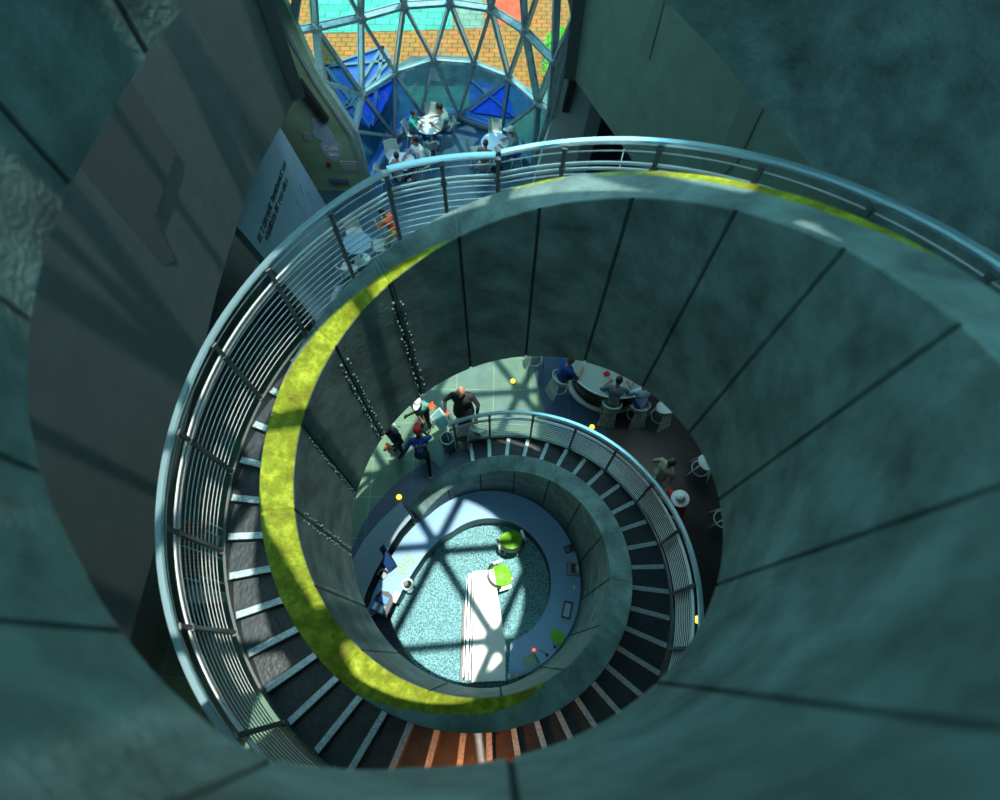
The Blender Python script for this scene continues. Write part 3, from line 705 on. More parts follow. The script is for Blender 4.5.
# ---- office chairs
def office_chair():
    t = thing('office_chair', 'lime green swivel chair nearest the curved counter', 'chair', (.47, .86, .022), R_(20), 'lime swivel chairs inside the coil')
    mb = MB()
    G = []
    for i in range(9):
        row = []
        for j in range(9):
            u = (i-4)/4; v = (j-4)/4; k = max(abs(u), abs(v)); l = math.hypot(u, v); s_ = (k/l if l > 1e-6 else 1); s_ = .55*s_+.45
            row.append(Vector((.24*u*s_, .23*v*s_, .50+.025*(u*u+v*v))))
        G.append(row)
    mb.grid(G); mb.grid([[p-Vector((0, 0, .06)) for p in r] for r in G]);
    mb.lathe([(.0001, .42), (.2, .43), (.245, .46), (.25, .5), (.23, .525), (.0001, .53)], (0, 0, 0), 20)
    mb.build('seat', lime, t)
    mb = MB(); B = []
    for i in range(11):
        a = R_(-75+15*i); row = []
        for j in range(7):
            z = .62+.36*j/6; r = .25+.03*math.sin(pi*j/6); row.append(Vector((r*math.sin(a), -r*math.cos(a)*.95-.02*j/6, z - .10*(1-math.cos(a))*(j/6))))
        B.append(row)
    mb.grid(B); mb.grid([[p*1+Vector((p.x, p.y, 0)).normalized()*.03 for p in r] for r in B])
    mb.build('backrest', mat('chair_shell', (.10, .14, .12), .4), t)
    for s_ in (-1, 1):
        mb = MB(); mb.tube([(.2*s_, .0, .46), (.29*s_, .0, .52), (.29*s_, .02, .66)], .014, 6); mb.bar((.29*s_, -.12, .67), (.29*s_, .14, .67), .06, .025); mb.build('armrest', steel_d if s_ < 0 else steel, t)
    mb = MB(); mb.tube([(0, 0, .1), (0, 0, .44)], .028, 10); mb.build('gas_column', steel_d, t)
    for k in range(5):
        a = k*2*pi/5; mb = MB(); mb.bar((0, 0, .11), (.29*math.cos(a), .29*math.sin(a), .07), .045, .03); b = mb.build('base_arm', steel, t)
        mb = MB(); mb.tube([(.29*math.cos(a)-.02, .29*math.sin(a), .03), (.29*math.cos(a)+.02, .29*math.sin(a), .03)], .03, 10); mb.build('caster', black, b)
    return t
oc = office_chair()
copy_tree(oc, (.24, .10, .022), R_(-70), 'lime green swivel chair tucked beside the head of the white radial desk')

# ---- counter-top things
ZC = .742
def at(x, y, z): return unproj(x, y, z=z)
def bx(name, label, cat, px, z, d, rz, m, extra=None):
    p = at(px[0], px[1], z); mb = MB(); mb.box((p.x, p.y, z+d[2]/2), d, rz)
    if extra: extra(mb, p, z)
    o = mb.build(name, m); return tag(o, label, cat)
# left workstation
ws = at(386, 558, ZC+.3)
t = thing('computer_monitor', 'dark blue monitor screen leaning over the left end of the worktop', 'monitor', (ws.x, ws.y, ZC), R_(-52))
mb = MB(); mb.box((0, 0, .3), (.50, .03, .32), rot=Matrix.Rotation(R_(-42), 3, 'X')); mb.build('housing', black, t)
mb = MB(); mb.box((0, .0, .3), (.47, .036, .28), rot=Matrix.Rotation(R_(-42), 3, 'X')); mb.build('screen', blue_scr, t)
mb = MB(); mb.box((0, -.02, .01), (.2, .16, .015)); mb.tube([(0, -.03, .015), (0, .0, .28)], .016, 8); mb.build('stand', black, t)
def kb(mb, p, z):
    R = Matrix.Rotation(R_(-52), 3, 'Z')
    for i in range(9):
        for j in range(4): mb.box(p*1+Vector((0, 0, 0))+(R @ Vector((-.2+.05*i, -.08+.05*j, 0)))+Vector((0, 0, .026)), (.04, .036, .008), R_(-52))
bx('desk_pad', 'grey-green desk pad in front of the blue monitor at left of the counter', 'desk pad', (406, 565), ZC, (.46, .26, .012), R_(57), mat('pad_green', (.22, .36, .33), .5, noise=.3, nscale=30))
ph = at(383, 574, ZC)
t = thing('telephone', 'black desk telephone beside the blue monitor on the worktop', 'telephone', (ph.x, ph.y, ZC), R_(-35))
mb = MB(); mb.box((0, 0, .03), (.18, .2, .05), rot=Matrix.Rotation(R_(12), 3, 'X')); mb.build('base', black, t)
mb = MB(); mb.tube([(-.07, -.09, .09), (-.07, 0, .105), (-.07, .09, .09)], [.026, .016, .026], 8); mb.build('handset', grey_p, t)
mb = MB()
for i in range(3):
    for j in range(4): mb.box((.02+.03*i, -.06+.03*j, .065), (.02, .02, .02))
mb.build('keypad', white_p, t)
mk = at(382, 604, ZC+.1)
t = thing('brochure_stand', 'rounded dark stand with blue and white leaflets at the left end of the counter', 'leaflet stand', (mk.x, mk.y, ZC), R_(-22))
mb = MB(); mb.prism([(-.2, -.2), (.2, -.2), (.2, .1), (.14, .22), (0, .27), (-.14, .22), (-.2, .1)], 0, .12); mb.build('tray', black, t)
for i, (x, y) in enumerate(((-.11, -.09), (.05, -.1))):
    mb = MB(); mb.box((x, y, .135), (.14, .17, .02)); a_ = mb.build('leaflet', mat('leaflet_blue', (.12, .28, .55), .4), t)
    mb = MB(); mb.box((x, y, .148), (.06, .12, .006)); mb.build('photo', paper, a_)
mb = MB(); mb.box((0, .1, .13), (.2, .13, .02)); mb.build('blue_folder', mat('folder_blue', (.01, .2, .65), .4), t)
mb = MB(); p = at(396, 597, ZC); mb.box((p.x, p.y, ZC+.03), (.13, .22, .05), R_(-25)); mb.box((p.x, p.y, ZC+.06), (.1, .18, .012), R_(-25)); tag(mb.build('paper_stack', paper), 'small stack of white papers at the left tip of the curved counter', 'papers')
p = at(407, 584, ZC-.05); t = thing('desk_lamp', 'white round lamp clipped to the inner edge of the worktop', 'lamp', (p.x, p.y, ZC-.04))
mb = MB(); mb.lathe([(.09, .0), (.13, .03), (.13, .05), (.085, .05), (.09, .0)], (.03, -.02, .05), 24); mb.build('ring_shade', white_p, t)
mb = MB(); mb.lathe([(.0001, .09), (.05, .08), (.06, .03), (.06, 0), (.0001, 0)], (-.02, .0, .03), 16); mb.build('base', grey_p, t)
# right side of the ring
def terminal(px, label, m, d=(.16, .2, .07), rz=0, scr=None):
    p = at(px[0], px[1], ZC+.04); t = thing('card_terminal', label, 'card terminal', (p.x, p.y, ZC), rz)
    mb = MB(); mb.box((0, 0, d[2]/2), d); mb.build('body', m, t)
    mb = MB(); mb.box((0, .05, d[2]+.004), (d[0]*.7, .06, .008)); mb.build('screen', scr or blue_scr, t)
    mb = MB()
    for i in range(3):
        for j in range(3): mb.box((-.04+.04*i, -.07+.03*j, d[2]+.004), (.024, .02, .008))
    mb.build('keypad', grey_p, t)
terminal((569, 549), 'small black card terminal uppermost on the right of the ring counter', black, rz=R_(-70))
p = at(572, 569, ZC+.05); t = thing('receipt_printer', 'grey receipt printer with paper roll on the right of the ring counter', 'printer', (p.x, p.y, ZC), R_(-92))
mb = MB(); mb.box((0, 0, .07), (.27, .2, .14)); mb.build('body', grey_p, t); mb = MB(); mb.box((0, .02, .145), (.2, .1, .015)); mb.build('lid', black, t)
mb = MB(); mb.tube([(-.06, .1, .15), (.06, .1, .15)], .035, 12); mb.build('paper_roll', paper, t); mb = MB(); mb.tube([(.0, .13, .05), (.1, .18, .02), (.16, .12, .01)], .008, 6); mb.build('cable', black, t)
p = at(574, 588, ZC); mb = MB(); mb.ell((p.x, p.y, ZC+.015), (.03, .06, .02)); mb.box((p.x, p.y+.03, ZC+.03), (.006, .03, .01)); tag(mb.build('computer_mouse', white_p), 'white computer mouse on the counter below the receipt printer', 'mouse')
p = at(567, 610, ZC); t = thing('document_tray', 'open grey document tray on the right of the ring counter', 'tray', (p.x, p.y, ZC), R_(-14))
mb = MB(); mb.box((0, 0, .005), (.18, .34, .01))
for x, y, dx, dy in ((-.09, 0, .012, .34), (.09, 0, .012, .34), (0, .17, .18, .012), (0, -.17, .18, .012)): mb.box((x, y, .03), (dx, dy, .05))
mb.build('tray_frame', black, t); mb = MB(); mb.box((0, 0, .016), (.13, .28, .012)); mb.build('document', mat('doc_blue', (.35, .5, .6), .5), t)
p = at(557, 637, ZC); mb = MB(); mb.prism([(p.x+x, p.y+y) for x, y in ((-.15, .02), (-.08, .15), (.06, .13), (.16, .04), (.1, -.14), (-.07, -.12))], ZC+.03, ZC+.08); mb.prism([(p.x+x, p.y+y) for x, y in ((-.13, .02), (-.07, .13), (.05, .11), (.14, .03), (.09, -.12), (-.06, -.1))], ZC, ZC+.03)
tag(mb.build('seat_cushion', lime), 'lime green faceted cushion lying on the lower right of the counter', 'cushion')
p = at(558, 647, ZC); t = thing('headset', 'small white headset just below the lime cushion on the counter', 'headset', (p.x, p.y, ZC))
mb = MB(); mb.tube([(.07*math.cos(R_(a)), .07*math.sin(R_(a)), .012) for a in range(0, 181, 20)], .008, 6); mb.build('band', white_p, t)
for s_ in (-1, 1): mb = MB(); mb.disc((.07*s_, 0, 0), .03, 0, .03, 12); mb.build('ear_cup', black, t)
p = at(530, 661, ZC); t = thing('laptop', 'open laptop with green-grey lid at the lower end of the ring counter', 'laptop', (p.x, p.y, ZC), R_(30))
mb = MB(); mb.box((0, 0, .02), (.28, .22, .02)); mb.build('base', mat('laptop_green', (.20, .34, .24), .4), t)
mb = MB(); mb.box((.15, 0, .09), (.015, .24, .17)); mb.build('lid', steel_d, t)
p = at(547, 655, ZC); t = thing('microphone', 'thin black gooseneck microphone beside the open laptop on the counter', 'microphone', (p.x, p.y, ZC))
mb = MB(); mb.disc((0, 0, 0), .035, 0, .02, 14); mb.build('base', black, t); mb = MB(); mb.tube([(0, 0, .02), (-.02, .02, .18), (-.1, .05, .22), (-.16, .09, .2)], .007, 6); mb.build('gooseneck', black, t)
p = at(534, 650, ZC+.05); mb = MB(); mb.ell((p.x, p.y, ZC+.03), (.03, .03, .03)); mb.disc((p.x, p.y, ZC), .02, 0, .02, 10); tag(mb.build('indicator_lamp', mat('red_lamp', (.9, .1, .05), .3, emit=(1, .12, .05), estr=2.5)), 'little red glowing indicator lamp on the counter', 'lamp')
for i, (x, y, c) in enumerate(((513, 671, (.1, .4, .7)), (517, 675, (.7, .2, .2)), (509, 676, (.6, .65, .6)), (521, 669, (.1, .5, .6)))):
    p = at(x, y, ZC); mb = MB(); mb.box((p.x, p.y, ZC+.02), (.09, .06, .04), i*.7); mb.box((p.x, p.y, ZC+.045), (.06, .04, .01), i*.7)
    tag(mb.build('small_box', mat('boxc%d' % i, c, .5)), ('blue', 'red', 'pale grey', 'teal')[i]+' small box in the clutter at the foot of the counter', 'box', 'clutter at the foot of the counter')

# ------------------------------------------------------------------ cafe furniture
def cafe_table(loc, r, label, top):
    t = thing('cafe_table', label, 'table', loc, 0, 'round cafe tables')
    mb = MB(); mb.disc((0, 0, 0), r, .715, .74, 40); mb.build('tabletop', top, t)
    mb = MB(); mb.tube([(0, 0, .03), (0, 0, .715)], .035, 12); mb.build('pedestal', steel, t)
    mb = MB(); mb.lathe([(.0001, .035), (.05, .035), (.24, .018), (.26, .0), (.0001, 0)], (0, 0, 0), 28); mb.build('base', steel, t); return t
zf = .02
cafe_table((-2.28, 14.5, zf), .47, 'round white cafe table with a man in a grey shirt seated at its right', tabletop_m)
cafe_table((-.09, 13.7, zf), .46, 'round white cafe table at the right with a small red item on it', tabletop_m)
cafe_table((-3.05, 12.75, zf), .42, 'round white cafe table at the left partly behind the handrail', tabletop_m)
cafe_table((-4.07, 9.38, zf), .42, 'round blue-grey cafe table seen through the railing rods next to the person in red', tabletop_b)
def wire_chair():
    t = thing('cafe_chair', 'chair', 'chair', (0, 0, zf), 0, 'white mesh cafe chairs')
    mb = MB(); n = 9
    def pt(u, v, lift=0):   # u across -1..1, v 0 (front) .. 1.9 (top of back)
        if v <= 1: y = .22-.42*v; z = .45 + .03*u*u - .02*math.sin(v*pi)
        else: w = (v-1); y = -.2-.13*w; z = .45+.03*u*u+.40*w
        wdt = .23*(1-.12*max(0, v-1))*(1 if v > .15 else .92)
        if v > 1: y += .10*u*u
        return Vector((wdt*u, y, z))
    us = [i/5 for i in range(-5, 6)]; vs_ = [k*.19 for k in range(11)]
    for u in us: mb.tube([pt(u, v) for v in vs_], .006 if abs(u) < 1 else .011, 5)
    mb.build('shell_wire', white_c, t)
    mb = MB()
    G = [[pt(u, v) + Vector((0, 0, -.004)) for v in vs_] for u in us]
    mb.grid(G); mb.grid([[p+Vector((0, -.006 , -.012)) for p in r] for r in G], flip=True)
    mb.build('shell', mat('chair_mesh_white', (.36, .46, .45), .5), t)
    for sx in (-1, 1):
        for sy in (-1, 1):
            mb = MB(); mb.tube([(.15*sx, .12*sy, .44), (.22*sx, .21*sy, 0)], [.013, .01], 6); mb.build('leg', white_c, t)
    return t
ch = wire_chair()
chairs = [((-2.92, 14.5), -90, 'empty-backed white cafe chair holding the child in green'), ((-1.72, 14.62), 90, 'white cafe chair under the man in the grey shirt'), ((-2.3, 15.25), 180, 'empty white cafe chair behind the table nearest the glass'),
          ((-2.25, 13.82), 8, 'empty white cafe chair in front of the table nearest the glass'), ((-3.45, 13.42), 200, 'empty white cafe chair behind the left table'), ((-3.62, 12.45), -75, 'white cafe chair at the left side of the left table'),
          ((-2.44, 13.0), 125, 'white cafe chair under the man in the white T-shirt'), ((-.75, 13.6), -80, 'white cafe chair left of the right-hand table'), ((-.1, 14.45), 180, 'white cafe chair beyond the right-hand table'),
          ((.62, 13.45), 95, 'white cafe chair under the woman in the pale cap'), ((-.45, 12.9), -15, 'white cafe chair in front of the right-hand table'),
          ((-3.45, 9.55), 100, 'white mesh chair between the blue-grey table and the person in red'), ((-4.3, 10.05), 200, 'white mesh chair behind the blue-grey table'), ((-4.3, 8.62), -20, 'white mesh chair in front of the blue-grey table')]
first = True
for (x, y), a, lb in chairs:
    if first: ch.location = (x, y, zf); ch.rotation_euler = (0, 0, R_(a)); ch['label'] = lb; first = False
    else: copy_tree(ch, (x, y, zf), R_(a), lb)
def small(name, label, cat, loc, m, kind='cup', s=1):
    mb = MB()
    if kind == 'cup': mb.lathe([(.0001, 0), (.03*s, 0), (.042*s, .09*s), (.036*s, .09*s), (.03*s, .012), (.0001, .012)], loc, 14)
    elif kind == 'plate': mb.lathe([(.0001, 0), (.07*s, 0), (.11*s, .02), (.10*s, .024), (.07*s, .008), (.0001, .008)], loc, 20)
    elif kind == 'bag': mb.ell((loc[0], loc[1], loc[2]+.05*s), (.09*s, .06*s, .05*s)); mb.tube([(loc[0]-.05*s, loc[1], loc[2]+.09*s), (loc[0], loc[1]+.03*s, loc[2]+.15*s), (loc[0]+.06*s, loc[1], loc[2]+.08*s)], .012*s, 6)
    return tag(mb.build(name, m), label, cat)
zt = zf+.742
small('orange_cup', 'orange cup in front of the child in green', 'cup', (-2.55, 14.38, zt), mat('cup_orange', (.9, .2, .02), .4))
small('red_cup', 'dark red cup in the middle of the table nearest the glass', 'cup', (-2.2, 14.42, zt), mat('cup_red', (.5, .02, .02), .4))
small('dinner_plate', 'white plate before the man in the grey shirt', 'plate', (-2.02, 14.6, zt), white_p, 'plate')
small('red_cup', 'red cup on the right-hand cafe table', 'cup', (.18, 13.75, zt), red_m)

# ---- bar
bar = thing('bar_counter', 'curved bar with pale grey top and dark base at the right', 'bar')
bc = (3.12, 5.32)
mb = MB(); mb.disc((*bc, 0), 1.2, 1.03, 1.07, 64, sx=1, sy=.86); mb.build('bar_top', mat('bar_top_grey', (.34, .42, .40), .35), bar)
mb = MB(); mb.lathe([(1.2, 1.025), (1.225, 1.025), (1.225, 1.08), (1.2, 1.08), (1.2, 1.025)], (*bc, 0), 64, sx=1, sy=.865); mb.build('bar_edge', steel, bar)
mb = MB(); mb.lathe([(.98, .03), (1.08, 1.02), (.9, 1.02), (.9, .03), (.98, .03)], (*bc, 0), 64, sx=1, sy=.85); mb.build('bar_front', mat('bar_brown', (.03, .028, .028), .4), bar)
mb = MB(); mb.lathe([(1.0, .0), (1.16, .0), (1.16, .04), (1.0, .04), (1.0, 0)], (*bc, .005), 64, sx=1, sy=.85); mb.build('kick_ring', white_c, bar)
# ---- stools
def stool():
    t = thing('bar_stool', 'stool', 'bar stool', (0, 0, 0), 0, 'pale mesh bar stools')
    mb = MB(); mb.lathe([(.0001, .74), (.19, .74), (.21, .76), (.19, .78), (.0001, .775)], (0, 0, 0), 20); mb.build('seat', white_c, t)
    mb = MB(); A = []; B = []
    for i in range(15):
        a = R_(-105+15*i); w = math.cos(a*.75)
        zt_ = .80+.17*max(0, w); A.append([Vector((.225*math.sin(a), -.205*math.cos(a), .76)), Vector((.245*math.sin(a), -.225*math.cos(a), zt_))])
    mb.grid(A); mb.grid([[p*1+Vector((p.x, p.y, 0)).normalized()*.012 for p in r] for r in A], flip=True); mb.build('backrest', mat('chair_mesh_white', (.36, .46, .45), .5), t)
    mb = MB(); mb.tube([r[1] for r in A], .014, 6); mb.build('back_rim', white_c, t)
    # perforated rear leg panel, widening to the floor
    mb = MB()
    tl, tr, bl, br = Vector((-.13, -.17, .74)), Vector((.13, -.17, .74)), Vector((-.21, -.29, .02)), Vector((.21, -.29, .02))
    for i in range(9):
        k = i/8
        mb.bar(tl.lerp(bl, k), tr.lerp(br, k), .022, .008, up=Vector((0, -1, 0)))
    for i in range(7):
        k = i/6; mb.bar(tl.lerp(tr, k), bl.lerp(br, k), .02, .008, up=Vector((0, -1, 0)))
    mb.build('perforated_panel', white_c, t)
    for s_ in (-1, 1):
        mb = MB(); mb.tube([(.13*s_, -.16, .74), (.215*s_, -.29, 0)], [.018, .014], 6); mb.build('leg', white_c, t)
        mb = MB(); mb.tube([(.13*s_, .13, .74), (.19*s_, .22, 0)], [.018, .014], 6); mb.build('leg', white_c, t)
    mb = MB(); mb.tube([(.2*math.cos(k*pi/12), .2*math.sin(k*pi/12), .27) for k in range(24)], .014, 6, closed=True); mb.build('foot_ring', white_c, t)
    return t
st0 = stool()
sl = [((1.74, 4.95), -60, 'pale mesh stool at the upper left end of the bar under the person in blue'), ((2.98, 4.24), -8, 'pale mesh stool under the dark-haired person in the grey shirt'), ((3.68, 4.2), 12, 'pale mesh stool under the person in the blue and white shirt'),
      ((4.3, 4.15), 30, 'empty pale stool right of the person in blue and white at the bar'), ((1.1, 5.8), -70, 'empty pale stool at the far left end of the bar'), ((5.15, 2.75), 70, 'pale stool half hidden at the edge of the concrete on the right'), ((5.5, 1.5), 80, 'single pale stool in the dark right of the person in the white hat')]
for i, ((x, y), a, lb) in enumerate(sl):
    if i == 0: st0.location = (x, y, 0); st0.rotation_euler = (0, 0, R_(a)); st0['label'] = lb
    else: copy_tree(st0, (x, y, 0), R_(a), lb)
small('red_purse', 'small bright red purse on the bar top', 'purse', (2.85, 4.93, 1.07), red_m, 'bag', 1.0)
small('paper_cup', 'white paper cup on the bar by the dark-haired person', 'cup', (3.42, 4.7, 1.07), white_p, 'cup', 1.1)
mb = MB(); mb.box((3.56, 4.78, 1.08), (.2, .14, .02), .5); mb.box((3.5, 4.85, 1.095), (.12, .1, .012), .9); tag(mb.build('menu_card', paper), 'white menu card lying on the bar beside the paper cup', 'menu')
mb = MB(); mb.box((2.2, 5.75, 1.10), (.2, .1, .06), .3); mb.box((2.2, 5.75, 1.135), (.14, .07, .012), .3); tag(mb.build('napkin_box', black), 'black napkin box on the upper left end of the bar', 'napkin box')
small('drinking_glass', 'small clear glass standing on the bar near the red purse', 'glass', (3.2, 4.87, 1.07), mat('glassy', (.5, .6, .55), .15), 'cup')

# ---- lobby things near the first step
t = thing('sign_easel', 'slanted silver-framed sign board on a pole at the foot of the railing', 'sign', (-1.24, 3.58, 0), R_(-54))
Rx = Matrix.Rotation(R_(-58), 3, 'X')
mb = MB(); mb.box((0, 0, 1.2), (.48, .03, .34), rot=Rx); mb.build('frame', steel, t)
mb = MB(); mb.box((0, 0, 1.203), (.42, .045, .27), rot=Rx); mb.build('board', mat('board_teal', (.14, .36, .36), .3, noise=.3, nscale=7), t)
mb = MB(); mb.tube([(0, .0, .02), (0, .0, 1.15)], .02, 8); mb.build('pole', steel, t)
mb = MB(); mb.disc((0, 0, 0), .17, 0, .025, 24); mb.build('base', steel_d, t)
t = thing('round_bin', 'round open metal bin with a pale rim by the first step', 'bin', (-1.12, 3.34, 0))
mb = MB(); mb.lathe([(.0001, 0), (.14, 0), (.165, .6), (.15, .6), (.13, .03), (.0001, .03)], (0, 0, 0), 28); mb.build('body', mat('bin_blue', (.10, .28, .36), .35, .3), t)
mb = MB(); mb.tube([(.16*math.cos(k*pi/12), .16*math.sin(k*pi/12), .6) for k in range(24)], .018, 6, closed=True); mb.build('rim', white_c, t)
mb = MB(); mb.tube([(.06, 0, .05), (.0, .05, .9)], .014, 6); mb.build('stick', white_c, t)
mb = MB(); mb.prism([(-1.65, 3.1), (-1.3, 2.75), (-1.05, 3.05), (-1.4, 3.45)], 0, .03); mb.prism([(-1.5, 3.12), (-1.3, 2.9), (-1.2, 3.05), (-1.4, 3.27)], .03, .035); tag(mb.build('floor_mat', mat('mat_teal', (.09, .2, .22), .8)), 'small dark teal floor mat under the round bin', 'mat')
t = thing('folding_barrier', 'black and white folding trolley frame in front of the person in the dark coat', 'trolley', (-.72, 3.5, 0), R_(-10))
for s_ in (-1, 1):
    mb = MB(); mb.tube([(.17*s_, -.3, .05), (.17*s_, -.26, .75), (.17*s_, .3, .8)], .016, 6); mb.build('side_frame', white_c, t)
    mb = MB(); mb.tube([(.17*s_, .35, .05), (.17*s_, -.2, .7)], .016, 6); mb.build('cross_brace', steel_d, t)
mb = MB(); mb.box((0, .02, .45), (.32, .42, .03)); mb.box((0, .28, .66), (.32, .04, .34)); mb.build('sling_seat', black, t)
for k, (x, y) in enumerate(((-.2, -.28), (.2, -.28), (-.2, .32), (.2, .32))):
    mb = MB(); mb.tube([(x-.015, y, .06), (x+.015, y, .06)], .06, 14); mb.build('wheel', black, t)
t = thing('leaning_display', 'narrow pale panel with dark dashed borders leaning beside the first step', 'panel', (-.35, 3.55, 0), R_(30))
mb = MB(); mb.box((0, 0, .55), (.14, .05, 1.0), rot=Matrix.Rotation(R_(30), 3, 'X')); mb.build('face', white_c, t)
for s_ in (-1, 1):
    mb = MB()
    for k in range(10): q = Matrix.Rotation(R_(30), 3, 'X') @ Vector((s_*.09, 0, -.45+.1*k)); mb.box(q+Vector((0, 0, .55)), (.03, .05, .06), rot=Matrix.Rotation(R_(30), 3, 'X'))
    mb.build('dashed_border', black, t)
# globes
for (x, y, z, lb) in ((399, 497, 0, 'yellow globe light on the dark floor left of the coil foot'), (592, 427, 0, 'yellow globe light on the floor just outside the lower handrail'), (513, 381, 0, 'dim yellow globe light on the sunlit floor above the first steps'), (676, 505, 1.2, 'yellow globe light hanging inside the lower railing'), (696, 620, 2.35, 'lowest yellow globe light beside the handrail at the concrete edge')):
    p = unproj(x, y, z=z+.08 if z == 0 else z)
    t = thing('globe_light', lb, 'globe light', (p.x, p.y, 0 if z == 0 else 0), 0, 'little yellow globe lights')
    mb = MB(); mb.ell((0, 0, z+.08), (.07, .07, .07)); mb.build('globe', glowy, t)
    mb = MB(); mb.lathe([(.0001, 0), (.06, 0), (.06, .02), (.012, .03), (.012, z+.03), (.0001, z+.03)], (0, 0, 0), 12); mb.build('stem', steel_d, t)
# unseen warm lamp added to turn the lower treads orange
p = pol(183, 3.72, 5.45)
t = thing('added_lamp', 'unseen warm orange lamp added beside the lower flight', 'lamp', (p.x, p.y, p.z))
mb = MB(); mb.ell((0, 0, 0), (.09, .09, .12)); mb.build('added_lamp_shade', added_glow_o, t); mb = MB(); mb.tube([(0, 0, -.1), (0, 0, -1.5)], .02, 8); mb.build('stem', steel_d, t)
# display shelf on the left
for i, ((y, z), lb) in enumerate((((.75, 1.6), 'upper slatted wooden rack seen through the left railing rods'), ((.15, 1.3), 'lower slatted wooden rack seen through the left railing rods'))):
    t = thing('slatted_rack', lb, 'rack', (-6.35, y, 0), 0, 'wooden racks behind the railing')
    mb = MB()
    for k in range(6): mb.box((.12-.05*k*0+.0, -.2+.08*k, z), (.5, .03, .03)); 
    mb.build('slat', wood, t)
    mb = MB(); mb.box((.12, 0, z-.04), (.5, .5, .02)); mb.build('shelf_board', mat('wood_dark', (.2, .09, .03), .6), t)
    for sx in (-.1, .34):
        mb = MB(); mb.box((sx, -.24, z/2), (.04, .03, z)); mb.box((sx, .24, z/2), (.04, .03, z)); mb.box((sx, 0, .04), (.04, .5, .03)); mb.build('rack_frame', white_c, t)
mb = MB(); mb.box((-6.2, -.4, .9), (.5, .35, .04)); mb.box((-6.2, -.4, .45), (.4, .25, .88)); tag(mb.build('plinth', mat('plinth_grey', (.42, .46, .45), .5)), 'pale grey plinth below the wooden racks at the left', 'plinth')

